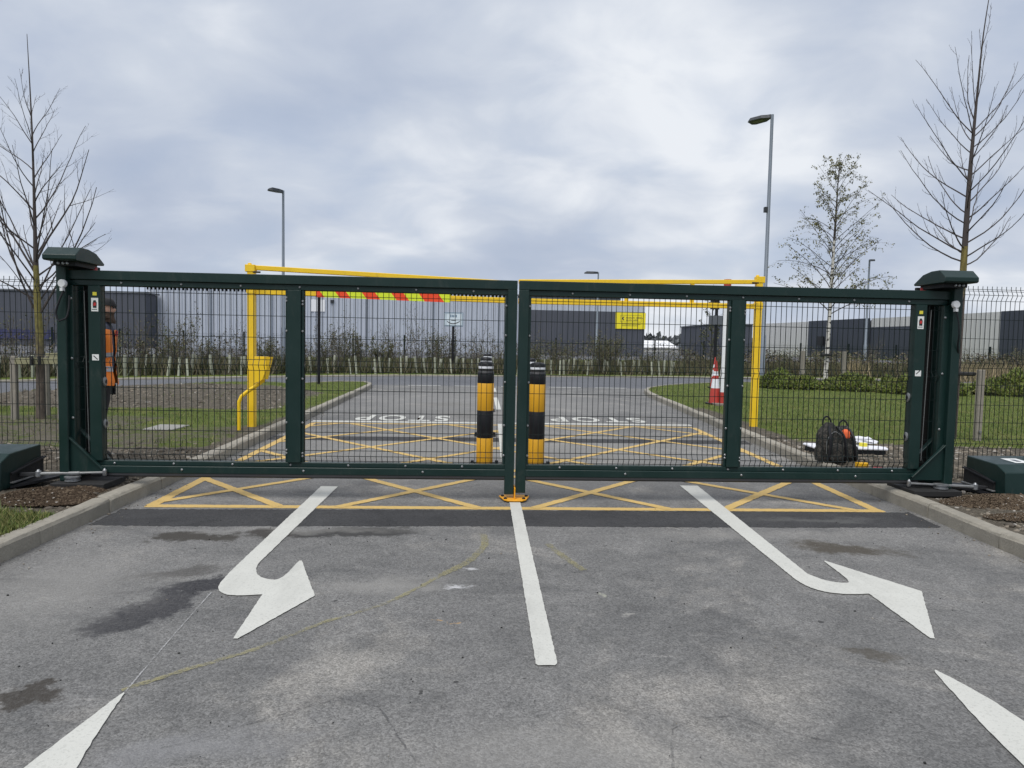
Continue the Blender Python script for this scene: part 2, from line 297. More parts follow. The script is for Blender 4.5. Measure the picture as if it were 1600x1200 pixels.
# ------------------------------------------------------------------ mesh builder
def tag(o, label=None, cat=None, group=None, kind=None):
    if label: o['label'] = label
    if cat: o['category'] = cat
    if group: o['group'] = group
    if kind: o['kind'] = kind
    return o
def thing(name, label, cat, loc=(0, 0, 0), group=None):
    o = bpy.data.objects.new(name, None); col.objects.link(o); o.empty_display_size = 0.2
    o.location = loc; return tag(o, label, cat, group)
class MB:
    def __init__(s): s.v = []; s.f = []; s.mi = []
    def add(s, vs, fs, mi=0):
        o = len(s.v); s.v += [tuple(v) for v in vs]; s.f += [tuple(i+o for i in f) for f in fs]; s.mi += [mi]*len(fs); return s
    def box(s, x0, x1, y0, y1, z0, z1, mi=0):
        vs = [(x0,y0,z0),(x1,y0,z0),(x1,y1,z0),(x0,y1,z0),(x0,y0,z1),(x1,y0,z1),(x1,y1,z1),(x0,y1,z1)]
        return s.add(vs, [(0,3,2,1),(4,5,6,7),(0,1,5,4),(1,2,6,5),(2,3,7,6),(3,0,4,7)], mi)
    def prism(s, poly, axis, a, b, mi=0):
        """poly in the two remaining axes (x:yz, y:xz, z:xy)"""
        def P(p, t): return {'x': (t, p[0], p[1]), 'y': (p[0], t, p[1]), 'z': (p[0], p[1], t)}[axis]
        k = len(poly); vs = [P(p, a) for p in poly] + [P(p, b) for p in poly]
        fs = [tuple(range(k)), tuple(range(2*k-1, k-1, -1))] + [(i, i+k, (i+1) % k + k, (i+1) % k) for i in range(k)]
        return s.add(vs, fs, mi)
    def bar(s, p, q, w, h, mi=0, up=(0, 0, 1)):
        p, q = Vector(p), Vector(q); d = (q-p).normalized(); u = Vector(up)
        if abs(d.dot(u)) > 0.98: u = Vector((0, 1, 0))
        sx = d.cross(u).normalized(); sz = sx.cross(d).normalized(); vs = []
        for c in (p, q):
            for a, b_ in ((-1, -1), (1, -1), (1, 1), (-1, 1)): vs.append(c + sx*a*w/2 + sz*b_*h/2)
        return s.add(vs, [(0,1,2,3),(7,6,5,4),(0,4,5,1),(1,5,6,2),(2,6,7,3),(3,7,4,0)], mi)
    def tube(s, pts, rad, n=8, cap=True, mi=0):
        pts = [Vector(p) for p in pts]; k = len(pts)
        if not hasattr(rad, '__len__'): rad = [rad]*k
        d0 = (pts[1]-pts[0]).normalized(); u = Vector((0, 0, 1)) if abs(d0.z) < 0.9 else Vector((1, 0, 0))
        sx = d0.cross(u).normalized(); vs = []; fs = []
        for i in range(k):
            d = (pts[min(i+1, k-1)] - pts[max(i-1, 0)]).normalized()
            sx = (sx - d*sx.dot(d)).normalized(); sy = d.cross(sx)
            for j in range(n):
                a = 2*math.pi*j/n + math.pi/n; vs.append(pts[i] + (sx*math.cos(a) + sy*math.sin(a))*rad[i])
        for i in range(k-1):
            for j in range(n):
                a = i*n+j; b_ = i*n+(j+1) % n; fs.append((a, b_, b_+n, a+n))
        if cap: fs.append(tuple(range(n-1, -1, -1))); fs.append(tuple(range((k-1)*n, k*n)))
        return s.add(vs, fs, mi)
    def lathe(s, prof, c=(0, 0, 0), n=20, mi=0):
        vs = []; fs = []; k = len(prof)
        for r, z in prof:
            for j in range(n):
                a = 2*math.pi*j/n; vs.append((c[0]+r*math.cos(a), c[1]+r*math.sin(a), c[2]+z))
        for i in range(k-1):
            for j in range(n):
                a = i*n+j; b_ = i*n+(j+1) % n; fs.append((a, b_, b_+n, a+n))
        fs.append(tuple(range(n-1, -1, -1))); fs.append(tuple(range((k-1)*n, k*n)))
        return s.add(vs, fs, mi)
    def mesh(s, name, mats, origin=(0, 0, 0), bevel=0.0, smooth=False, fix=True):
        me = bpy.data.meshes.new(name); o = origin
        me.from_pydata([(v[0]-o[0], v[1]-o[1], v[2]-o[2]) for v in s.v], [], s.f)
        mats = mats if isinstance(mats, (list, tuple)) else [mats]
        for mm in mats: me.materials.append(M[mm] if isinstance(mm, str) else mm)
        if len(mats) > 1: me.polygons.foreach_set('material_index', s.mi)
        if fix or bevel:
            bm = bmesh.new(); bm.from_mesh(me)
            if fix: bmesh.ops.recalc_face_normals(bm, faces=bm.faces)
            if bevel:
                es = [e for e in bm.edges if len(e.link_faces) == 2 and e.calc_face_angle(0) > R(28)]
                bmesh.ops.bevel(bm, geom=es, offset=bevel, segments=1, affect='EDGES', clamp_overlap=True)
            bm.to_mesh(me); bm.free()
        if smooth:
            me.polygons.foreach_set('use_smooth', [True]*len(me.polygons)); me.set_sharp_from_angle(angle=R(38))
        me.update(); return me
    def build(s, name, mats, parent=None, label=None, kind=None, origin=None, **kw):
        org = origin if origin is not None else (tuple(wpos(parent)) if parent else (0, 0, 0))
        o = bpy.data.objects.new(name, s.mesh(name, mats, org, **kw)); col.objects.link(o)
        if parent: o.parent = parent
        elif origin is not None: o.location = origin
        return tag(o, label=label, kind=kind)
def wpos(o):
    p = Vector(o.location)
    while o.parent: o = o.parent; p += o.location
    return p
def copy_tree(o, parent=None, name=None):
    c = o.copy(); col.objects.link(c); c.parent = parent
    for ch in list(o.children): copy_tree(ch, c)
    return c
def inst(name, mesh, loc, parent=None, rot=(0, 0, 0), scale=(1, 1, 1)):
    o = bpy.data.objects.new(name, mesh); col.objects.link(o); o.rotation_euler = rot; o.scale = scale
    if parent: o.parent = parent; o.location = Vector(loc) - wpos(parent)
    else: o.location = loc
    return o
def np_mesh(name, verts, faces, mats, fmat=None):
    """verts (n,3), faces (m,k) arrays"""
    me = bpy.data.meshes.new(name); verts = np.asarray(verts, np.float32); faces = np.asarray(faces, np.int32); m, k = faces.shape
    me.vertices.add(len(verts)); me.vertices.foreach_set('co', verts.ravel()); me.loops.add(m*k); me.loops.foreach_set('vertex_index', faces.ravel())
    me.polygons.add(m); me.polygons.foreach_set('loop_start', np.arange(0, m*k, k, dtype=np.int32)); me.polygons.foreach_set('loop_total', np.full(m, k, np.int32))
    for mm in mats: me.materials.append(M[mm])
    if fmat is not None: me.polygons.foreach_set('material_index', np.asarray(fmat, np.int32))
    me.update(calc_edges=True); return me
def catmull(pts, step=0.3):
    P = [Vector(p) for p in pts]; P = [P[0]*2-P[1]] + P + [P[-1]*2-P[-2]]; out = []
    for i in range(1, len(P)-2):
        n = max(1, int((P[i+1]-P[i]).length/step))
        for j in range(n):
            t = j/n; a, b_, c, d = P[i-1], P[i], P[i+1], P[i+2]
            out.append(0.5*((2*b_) + (c-a)*t + (2*a-5*b_+4*c-d)*t*t + (3*b_-a-3*c+d)*t**3))
    out.append(P[-2]); return out
def resample(pts, step):
    out = [pts[0].copy()]; acc = 0.0
    for a, b_ in zip(pts, pts[1:]):
        L = (b_-a).length; t = step-acc
        while t <= L and L > 0: out.append(a.lerp(b_, t/L)); t += step
        acc = (acc+L) % step
    return out
def vnoise(x, y, s): return mnoise.noise(Vector((x*s, y*s, 3.7)))
def smooth(a, b_, x):
    t = min(1, max(0, (x-a)/(b_-a))); return t*t*(3-2*t)

# ------------------------------------------------------------------ ground, roads
ROADK_L = [(-2.98, -8), (-2.98, 0), (-2.99, 4.4), (-3.0, 5.4), (-3.0, 7.0), (-3.08, 12.5), (-3.22, 19.5), (-3.32, 22.0), (-3.75, 23.1), (-4.7, 22.9), (-6.2, 20.6), (-8.4, 17.2), (-12, 11.0), (-17, 2.0), (-23, -9)]
ROADK_R = [(3.80, -8), (3.82, 0), (3.89, 4.5), (3.98, 5.8), (4.03, 6.9), (4.40, 11.9), (4.80, 17.0), (5.05, 19.9), (5.5, 21.9), (6.5, 23.6), (8.2, 25.4), (11, 27.1), (16, 28.6), (26, 30.0), (45, 31.4), (95, 34.0)]
FAR_EDGE = [(-40, -9), (-27, 5), (-20, 14.2), (-14.4, 21.5), (-9.5, 25.2), (-6.8, 27.2), (-3.0, 29.3), (1.6, 30.4), (7.7, 31.8), (12, 32.6), (26, 34.3), (45, 35.8), (95, 38.5)]
kl = catmull([(a, b_, 0) for a, b_ in ROADK_L]); kr = catmull([(a, b_, 0) for a, b_ in ROADK_R]); fe = catmull([(a, b_, 0) for a, b_ in FAR_EDGE], 0.6)

g = MB(); g.add([(-2500, -2500, -0.06), (2500, -2500, -0.06), (2500, 2500, -0.06), (-2500, 2500, -0.06)], [(0, 1, 2, 3)])
ground = g.build('ground', 'verge_turf', kind='structure')
# access road: everything between the two kerbs, up to the give-way line
r = MB(); polyL = [p for p in kl if p.y < 22.4 and p.x > -3.5]; polyR = [p for p in kr if p.y < 22.8 and p.x < 6.5]
ring = [(p.x-0.06, p.y) for p in polyL] + [(-3.4, 23.2), (6.1, 23.4)] + [(p.x+0.06, p.y) for p in reversed(polyR)]
r.add([(x, y, 0.0) for x, y in ring] , [tuple(range(len(ring)))])
road = r.build('access_road', 'asphalt', kind='structure', label='grey worn asphalt driveway passing through the gates')
r = MB(); ring2 = [(p.x, p.y) for p in reversed(kl) if p.x < -3.32 or p.y > 22.4] + [(-3.4, 23.22), (6.1, 23.42)] + [(p.x, p.y) for p in kr if p.y > 22.9] + [(p.x, p.y) for p in reversed(fe)]
r.add([(x, y, -0.004) for x, y in ring2], [tuple(range(len(ring2)))])
mroad = r.build('road', 'road_blue', kind='structure', label='bluish main road crossing behind the gates')
bm = bmesh.new(); bm.from_mesh(mroad.data); bmesh.ops.triangulate(bm, faces=bm.faces); bm.to_mesh(mroad.data); bm.free()
bm = bmesh.new(); bm.from_mesh(road.data); bmesh.ops.triangulate(bm, faces=bm.faces); bm.to_mesh(road.data); bm.free()
for o_ in (road, mroad):
    bm = bmesh.new(); bm.from_mesh(o_.data)
    bmesh.ops.recalc_face_normals(bm, faces=bm.faces)
    if sum(f.normal.z*f.calc_area() for f in bm.faces) < 0: bmesh.ops.reverse_faces(bm, faces=bm.faces)
    bm.to_mesh(o_.data); bm.free()

# kerbs of separate stones
def stone_mesh(L):
    b = MB(); pr = [(-0.062, -0.05), (0.062, -0.05), (0.062, 0.098), (0.048, 0.118), (0.03, 0.124), (-0.062, 0.124)]
    n = 4; vs = []; fs = []
    for i in range(n+1):
        y = -L/2 + L*i/n
        for (x, z) in pr:
            j = 0.0035
            vs.append((x + random.uniform(-j, j)*(x > 0), y + (random.uniform(-.006, .006) if i in (0, n) else 0), z + random.uniform(-j, j)*(z > 0)))
    k = len(pr)
    for i in range(n):
        for q in range(k): a = i*k+q; c = i*k+(q+1) % k; fs.append((a, c, c+k, a+k))
    fs.append(tuple(range(k))); fs.append(tuple(range((n+1)*k-1, n*k-1, -1)))
    b.add(vs, fs); return b.mesh('kerb_stone', 'kerb')
STONES = [stone_mesh(0.902) for _ in range(4)]
def kerb(path, side, label, ymin, dz=0.0):
    root = tag(bpy.data.objects.new('kerb', None), label=label, kind='structure'); col.objects.link(root)
    pts = resample(path, 0.915)
    for a, b_ in zip(pts, pts[1:]):
        if a.y < ymin: continue
        c = (a+b_)/2; d = b_-a; nrm = Vector((-d.y, d.x, 0)).normalized()*side
        c = c + nrm*0.062
        o = inst('kerb_stone', random.choice(STONES), (c.x, c.y, dz+random.uniform(-.003, .003)), root)
        o.rotation_euler = (random.uniform(-.006, .006), 0, math.atan2(d.y, d.x) - math.pi/2 + (math.pi if side < 0 else 0))
    return root
kerb(kl, 1, 'pale concrete kerb along the left side of the driveway', -3)
kerb(kr, -1, 'pale concrete kerb along the right side of the driveway curving to the road', -3)
kerb([p for p in fe if -26 < p.x < 60], 1, 'low pale kerb on the far side of the main road', 0, -0.06)

# verges ---------------------------------------------------------------
def soil_left(x, y):
    s = 0.0
    s = max(s, smooth(6.1, 6.35, y)*(1-smooth(8.2, 8.9, y)))                         # dug strip along gate and fence
    s = max(s, (0.46+0.34*vnoise(x, y, 0.9))*smooth(8.2, 8.9, y)*(1-smooth(10.6, 11.2, y)))
    s = max(s, (0.78+0.3*vnoise(x, y, 0.7))*smooth(12.9, 13.6, y)*(1-smooth(17.6, 18.6, y))*smooth(-13.5, -11.5, x)*(1-smooth(-4.3, -3.5, x)))
    s = max(s, 0.75*(1-smooth(0.1, 0.55, -3.1-x)) * (1-smooth(13, 16, y)))
    if x < -5.2: s = max(s, 0.55*smooth(8.0, 8.8, y)*(1-smooth(11.6, 12.4, y)))
    if y < 6.2: s = smooth(5.0, 5.75, y + 0.3*(x+3.4))
    return s
def soil_right(x, y):
    s = 0.0; e = x-4.1
    s = max(s, 1-smooth(9.5, 10.1, y+0.15*e)) if y > 6 else s
    s = max(s, (1-smooth(0.25, 0.55, x - (4.03+(y-6.9)*0.074) - .12))*(1-smooth(14, 16, y)))
    if y <= 6: s = 0.95
    return s
def h_left(x, y):
    z = 0.105
    z += 0.17*smooth(13.2, 15.0, y)*(1-smooth(19, 21.2, y))*smooth(0.6, 2.6, -3.2-x)*(1-smooth(10, 14, -x))
    s = soil_left(x, y); z += s*(0.03*vnoise(x, y, 3.1) + 0.022*vnoise(x, y, 9)) + 0.012*vnoise(x, y, 2)
    if 5.2 < y < 7.4: z += 0.03*s*(1-smooth(0.0, 0.5, -3.2-x)) - 0.02
    return z
def h_right(x, y):
    s = soil_right(x, y); z = 0.108 + s*(0.022*vnoise(x, y, 3.1) + 0.016*vnoise(x, y, 9)) + 0.012*vnoise(x, y, 2)
    if y < 7: z -= 0.015
    return z
def verge(name, label, border, hfun, sfun, xr, yr, step, outside):
    B = [Vector((p[0], p[1])) for p in border]; nb = len(B)
    bx = np.array([p.x for p in B]); by = np.array([p.y for p in B])
    def inside(x, y):
        x2, y2 = np.roll(bx, -1), np.roll(by, -1); c = ((by > y) != (y2 > y)) & (x < (x2-bx)*(y-by)/(y2-by+1e-12)+bx); return c.sum() % 2 == 1
    pts = list(B); segx = np.stack([bx, by], 1)
    x = xr[0]
    while x < xr[1]:
        y = yr[0]
        while y < yr[1]:
            px, py = x+random.uniform(-.3, .3)*step, y+random.uniform(-.3, .3)*step
            if inside(px, py) and np.min((segx[:, 0]-px)**2+(segx[:, 1]-py)**2) > (0.4*step)**2: pts.append(Vector((px, py)))
            y += step
        x += step
    v, e, f, *_ = delaunay_2d_cdt(pts, [(i, (i+1) % nb) for i in range(nb)], [], 1, 1e-5)
    me = bpy.data.meshes.new(name)
    edge = set(range(nb))
    me.from_pydata([(p.x, p.y, (hfun(p.x, p.y) if i >= nb else min(hfun(p.x, p.y), 0.112))) for i, p in enumerate(v)], [], [tuple(t) for t in f])
    a = me.attributes.new('soil', 'FLOAT', 'POINT'); a.data.foreach_set('value', [sfun(p.x, p.y) for p in v])
    me.materials.append(M['verge_turf']); me.polygons.foreach_set('use_smooth', [True]*len(me.polygons)); me.update()
    bm = bmesh.new(); bm.from_mesh(me); bmesh.ops.recalc_face_normals(bm, faces=bm.faces)
    if sum(q.normal.z for q in bm.faces) < 0: bmesh.ops.reverse_faces(bm, faces=bm.faces)
    bm.to_mesh(me); bm.free()
    o = bpy.data.objects.new(name, me); col.objects.link(o); return tag(o, label=label, kind='structure'), inside
def offs(path, d):
    out = []
    for i, p in enumerate(path):
        t = (path[min(i+1, len(path)-1)]-path[max(i-1, 0)]).normalized(); out.append((p.x - t.y*d, p.y + t.x*d))
    return out
bl = offs(resample(kl, 0.4), 0.11); bl = [p for p in bl if p[1] > -6]
vl, in_l = verge('verge', 'grass and dug soil verge left of the driveway', bl + [(-23, -6.2)], h_left, soil_left, (-16, -3), (3.2, 23), 0.17, None)
brr = offs(resample(kr, 0.4), -0.11); brr = [p for p in brr if p[1] > -6]
vr, in_r = verge('verge', 'mown grass verge with a soil margin right of the driveway', brr + [(95, -6.2)], h_right, soil_right, (3.8, 19), (3.2, 27), 0.19, None)
fv = MB(); fo = offs(resample([p for p in fe], 1.2), 0.11); nF = len(fo)
fv.add([(x, y, 0.03) for x, y in fo] + [(x*1.0, y+30+0.25*abs(x), 0.10) for x, y in fo], [(i, i+1, i+1+nF, i+nF) for i in range(nF-1)])
fvo = fv.build('far_verge', 'verge_turf', kind='structure', label='grass strip beyond the main road')

yd = MB(); yd.add([(-160, 46, -0.02), (70, 46, -0.02), (70, 240, -0.02), (-160, 240, -0.02)], [(0, 1, 2, 3)])
yd.build('yard', 'road_blue', kind='structure', label='grey service yard in front of the warehouses')
# road markings ----------------------------------------------------------
def sheet(name, poly, z, material, label=None, jit=0.0020, seg=0.022, parent=road):
    if name == 'turn_arrow':      # ease the bends of the shaft, keep the long-edged corners of the head
        for lim_ in (0.45, 0.25, 0.14):
            new = []
            for i, p in enumerate(poly):
                a, c = poly[i-1], poly[(i+1) % len(poly)]
                if math.dist(a, p) < lim_ and math.dist(p, c) < lim_:
                    new += [(p[0]*.75+a[0]*.25, p[1]*.75+a[1]*.25), (p[0]*.75+c[0]*.25, p[1]*.75+c[1]*.25)]
                else: new.append(p)
            poly = new
    pts = []
    for (a, b_) in zip(poly, poly[1:]+poly[:1]):
        L = math.dist(a, b_); n = max(1, int(L/seg))
        for i in range(n):
            t = i/n; pts.append((a[0]+(b_[0]-a[0])*t + random.uniform(-jit, jit), a[1]+(b_[1]-a[1])*t + random.uniform(-jit, jit)))
    vs = [Vector(p) for p in pts]
    v, e, f, *_ = delaunay_2d_cdt(vs, [(i, (i+1) % len(vs)) for i in range(len(vs))], [], 1, 1e-6)
    me = bpy.data.meshes.new(name)
    fl = []
    for t in f:
        t = list(t); a, b_, c = (v[t[0]], v[t[1]], v[t[2]])
        if (b_-a).cross(c-a) < 0: t.reverse()
        fl.append(t)
    me.from_pydata([(p.x, p.y, z) for p in v], [], fl); me.materials.append(M[material]); me.update()
    o = bpy.data.objects.new(name, me); col.objects.link(o); o.parent = parent
    return tag(o, label=label)
def strip(p, q, wd):
    dx, dy = q[0]-p[0], q[1]-p[1]; L = math.hypot(dx, dy); nx, ny = -dy/L*wd/2, dx/L*wd/2
    return [(p[0]-nx, p[1]-ny), (q[0]-nx, q[1]-ny), (q[0]+nx, q[1]+ny), (p[0]+nx, p[1]+ny)]
def ribbon(path, wd):
    p = [Vector((a, b_, 0)) for a, b_ in path]; p = catmull(p, 0.06)
    return offs(p, wd/2) + list(reversed(offs(p, -wd/2)))
sheet('tarmac_strip', [(-2.96, 5.33), (-2.2, 5.31), (0.3, 5.365), (2.0, 5.36), (3.88, 5.40), (3.93, 5.90), (3.2, 5.90), (0.4, 5.885), (-1.2, 5.875), (-2.96, 5.84)], 0.0018, 'tarmac_patch', 'dark tarmac strip crossing the driveway before the gates', 0.012)
sheet('tarmac_strip', [(-3.02, 10.0), (0, 10.06), (4.2, 10.1), (4.25, 10.5), (0, 10.5), (-3.03, 10.42)], 0.0018, 'tarmac_patch', 'dark tarmac strip crossing the driveway behind the gates', 0.012)
def rounded(p, q, wd, rr=0.02):
    s_ = strip(p, q, wd); return s_
sheet('centre_line', [(0.291, 3.01), (0.30, 2.995), (0.375, 2.993), (0.39, 3.01), (0.422, 6.22), (0.322, 6.22)], 0.0058, 'line_white', 'white centre line in front of the gates')
sheet('centre_line', [(0.30, 7.4), (0.41, 7.4), (0.53, 12.3), (0.40, 12.3)], 0.0066, 'line_white', 'white centre line beside the bollards')
sheet('centre_line', [(0.45, 15.0), (0.56, 15.0), (0.58, 18.4), (0.47, 18.4)], 0.0058, 'line_white', 'short white dash beyond the STOP lettering')
sheet('centre_line', [(0.50, 20.6), (0.61, 20.6), (0.63, 22.4), (0.52, 22.4)], 0.0058, 'line_white', 'farthest white dash before the main road')
sheet('turn_arrow', [(-1.523, 6.80), (-1.511, 4.52), (-1.505, 4.12), (-1.48, 3.96), (-1.42, 3.88), (-1.346, 3.845), (-1.193, 3.866), (-1.153, 3.285), (-1.13, 3.285), (-0.894, 3.848), (-1.125, 4.474), (-1.145, 4.474), (-1.152, 4.10), (-1.255, 4.12), (-1.33, 4.20), (-1.375, 4.33), (-1.387, 4.42), (-1.356, 6.80)], 0.0058, 'line_white', 'white turn arrow on the left lane')
sheet('turn_arrow', [(2.15, 6.99), (2.029, 4.12), (2.045, 4.0), (2.098, 3.915), (2.2, 3.872), (2.363, 3.88), (2.318, 3.265), (2.34, 3.262), (2.715, 3.924), (2.418, 4.50), (2.40, 4.50), (2.372, 4.07), (2.28, 4.065), (2.20, 4.12), (2.162, 4.24), (2.339, 6.99)], 0.0058, 'line_white', 'white turn arrow on the right lane')
sheet('turn_arrow', [(-1.417, 2.78), (-1.45, 2.55), (-1.488, 2.29), (-1.53, 2.0), (-1.56, 1.75), (-1.19, 1.75), (-1.25, 2.0), (-1.319, 2.287), (-1.375, 2.56), (-1.405, 2.78)], 0.0058, 'line_white', 'white painted arrow point at the bottom left')
sheet('turn_arrow', [(2.10, 2.93), (2.05, 2.72), (1.995, 2.50), (1.943, 2.219), (1.90, 1.9), (1.89, 1.7), (2.24, 1.7), (2.20, 2.2), (2.176, 2.499), (2.177, 2.668), (2.12, 2.93)], 0.0058, 'line_white', 'white painted arrow point at the bottom right')
sheet('stop_line', [(-2.93, 12.26), (0.28, 12.30), (0.28, 12.52), (-2.93, 12.47)], 0.0058, 'line_white', 'white stop line across the left lane', 0.006)
sheet('stop_line', [(0.66, 12.31), (4.02, 12.40), (4.02, 12.60), (0.66, 12.53)], 0.0058, 'line_white', 'white stop line across the right lane', 0.006)
for x0, x1 in ((-2.3, -1.2), (-0.75, 0.35), (0.85, 2.0), (2.5, 3.6), (4.1, 5.2)):
    sheet('give_way_dash', [(x0, 23.1+0.04*x0), (x1, 23.1+0.04*x1), (x1, 23.27+0.04*x1), (x0, 23.27+0.04*x0)], 0.0058, 'line_white')
sheet('give_way_line', [(-3.1, 23.37), (5.9, 23.58), (5.9, 23.68), (-3.1, 23.47)], 0.006, 'line_chalk', 'thin pale line at the mouth of the driveway')
# yellow box junction: border and diagonals
zb = 0.0030
BX = lambda y: (-2.78-0.01*(y-6), 3.66+0.045*(y-6))
yb0, yb1 = 5.955, 12.12
sheet('box_border', strip((-2.82, yb0), (3.72, yb0), 0.10), zb, 'line_yellow', 'yellow box marking, edge nearest the arrows', 0.005)
sheet('box_border', strip((BX(yb1)[0], yb1), (BX(yb1)[1], yb1+.06), 0.10), zb, 'line_yellow', 'yellow box marking, edge beside the stop line', 0.005)
sheet('box_border', strip((-2.78, yb0), BX(yb1)[:1]+(yb1,), 0.10), zb+.0008, 'line_yellow', 'yellow box marking, left edge', 0.005)
sheet('box_border', strip((3.66, yb0), (BX(yb1)[1], yb1), 0.10), zb+.0008, 'line_yellow', 'yellow box marking, right edge', 0.005)
k_ = 0
for k in range(-6, 6):
    for sgn in (1, -1):
        sl_ = 1.08*sgn; x0 = -0.58+1.72*k; y0 = 6.62
        pts = [x0 + (yy-y0)/sl_ for yy in (yb0, yb1)]
        # clip against the sides
        seg_ = []
        for i in range(400):
            yy = yb0+(yb1-yb0)*i/399; xx = x0+(yy-y0)/sl_; a_, b2 = BX(yy)
            if a_ <= xx <= b2: seg_.append((xx, yy))
        if len(seg_) > 20: k_ += 1; sheet('box_diagonal', strip(seg_[0], seg_[-1], 0.09), zb+0.0016+0.0004*(sgn > 0)+0.00003*k_, 'line_yellow', jit=0.005)
# STOP lettering, facing traffic from the other side
def stop_text(cx, cy, wd, hg, label):
    cu = bpy.data.curves.new('stop_lettering', 'FONT'); cu.body = 'STOP'; cu.align_x = 'CENTER'; cu.align_y = 'CENTER'; cu.space_character = 1.25; cu.offset = 0.028
    o = bpy.data.objects.new('tmp', cu); col.objects.link(o); bpy.context.view_layer.update()
    me = bpy.data.meshes.new_from_object(o.evaluated_get(bpy.context.evaluated_depsgraph_get())); bpy.data.objects.remove(o)
    xs = [v.co.x for v in me.vertices]; ys = [v.co.y for v in me.vertices]; sx = wd/(max(xs)-min(xs)); sy = hg/(max(ys)-min(ys))
    for v in me.vertices: v.co = (-v.co.x*sx, -v.co.y*sy, 0)
    me.name = 'stop_lettering'; me.materials.clear(); me.materials.append(M['line_white'])
    ob = bpy.data.objects.new('stop_lettering', me); col.objects.link(ob); ob.parent = road; ob.location = (cx, cy, 0.006); tag(ob, label=label)
stop_text(-1.37, 13.12, 1.75, 0.95, 'white STOP lettering on the left lane, upside down')
stop_text(2.38, 13.28, 1.85, 0.85, 'white STOP lettering on the right lane, upside down')
# faded marks, chalk line and cracks
sheet('faded_line', ribbon([(-1.43, 2.80), (-1.269, 2.955), (-1.009, 3.18), (-0.779, 3.46), (-0.50, 3.72), (-0.34, 3.95), (-0.20, 4.20)], 0.030), 0.004, 'line_faded', jit=0.006)
sheet('faded_line', ribbon([(-0.20, 4.20), (-0.06, 4.42), (0.03, 4.65), (0.085, 4.88), (0.07, 5.14)], 0.055), 0.004, 'line_faded', jit=0.008)
sheet('faded_line', ribbon([(0.54, 4.88), (0.616, 4.587), (0.71, 4.30)], 0.05), 0.004, 'line_faded', jit=0.008)
sheet('chalk_line', ribbon([(-1.41, 2.79), (-1.45, 3.3), (-1.49, 3.90)], 0.007), 0.005, 'line_chalk', jit=0.001)
for path in ([(0.69, 2.2), (0.73, 2.36), (0.769, 2.479), (0.86, 2.54), (1.019, 2.564), (1.15, 2.48), (1.339, 2.385), (1.726, 2.242)], [(-0.19, 2.3), (-0.25, 2.42), (-0.37, 2.657), (-0.46, 2.70), (-0.562, 2.734)], [(-1.094, 2.391), (-0.97, 2.45), (-0.852, 2.529), (-0.603, 2.685), (-0.42, 2.74)]):
    sheet('crack', ribbon(path, 0.006), 0.003, 'crack', jit=0.004)

# ------------------------------------------------------------------ gates
YF, YB = 6.25, 6.335          # front and back face of the leaves
BOLT = MB().lathe([(0.011, 0), (0.011, 0.004), (0.006, 0.009)], n=8).mesh('bolt', 'steel')
FOLDS = [1.968, 1.909, 1.852, 1.663, 1.468, 1.266, 1.218, 1.168, 0.995, 0.791, 0.61, 0.441, 0.394, 0.345]   # heights of the long wires
ZIG = {1.909: -0.028, 1.218: -0.028, 0.394: -0.028}
def mesh_panel(x0, x1, y, z0, z1, parent, pitch=0.0502, dz=0.0, wire=0.0034, tail=0.0):
    b = MB(); n = int((x1-x0)/pitch); off = (x1-x0-n*pitch)/2
    zs = [z for z in FOLDS]
    prof = [(z1+tail, 0.0)] + [(z+dz, ZIG.get(z, 0.0)) for z in zs if z0 < z+dz < z1] + [(z0, 0.0)]
    for i in range(n+1):
        x = x0+off+i*pitch; jx = random.uniform(-.0012, .0012)
        b.tube([(x+jx, y+q, z) for z, q in prof], wire, 4, cap=False)
    for z, q in prof[(0 if tail == 0 else 1):-1]:
        b.tube([(x0, y+q+wire*1.6, z), (x1, y+q+wire*1.6, z)], wire*1.1, 4, cap=False)
    if tail: b.tube([(x0, y+wire, z1-0.02), (x1, y+wire, z1-0.02)], wire*1.1, 4, cap=False)
    return b.build('mesh_panel', 'mesh_green', parent, kind='stuff', fix=False)
def bolts(parent, pts):
    for (x, y, z) in pts: inst('bolt', BOLT, (x, y, z), parent, (R(90), 0, 0))
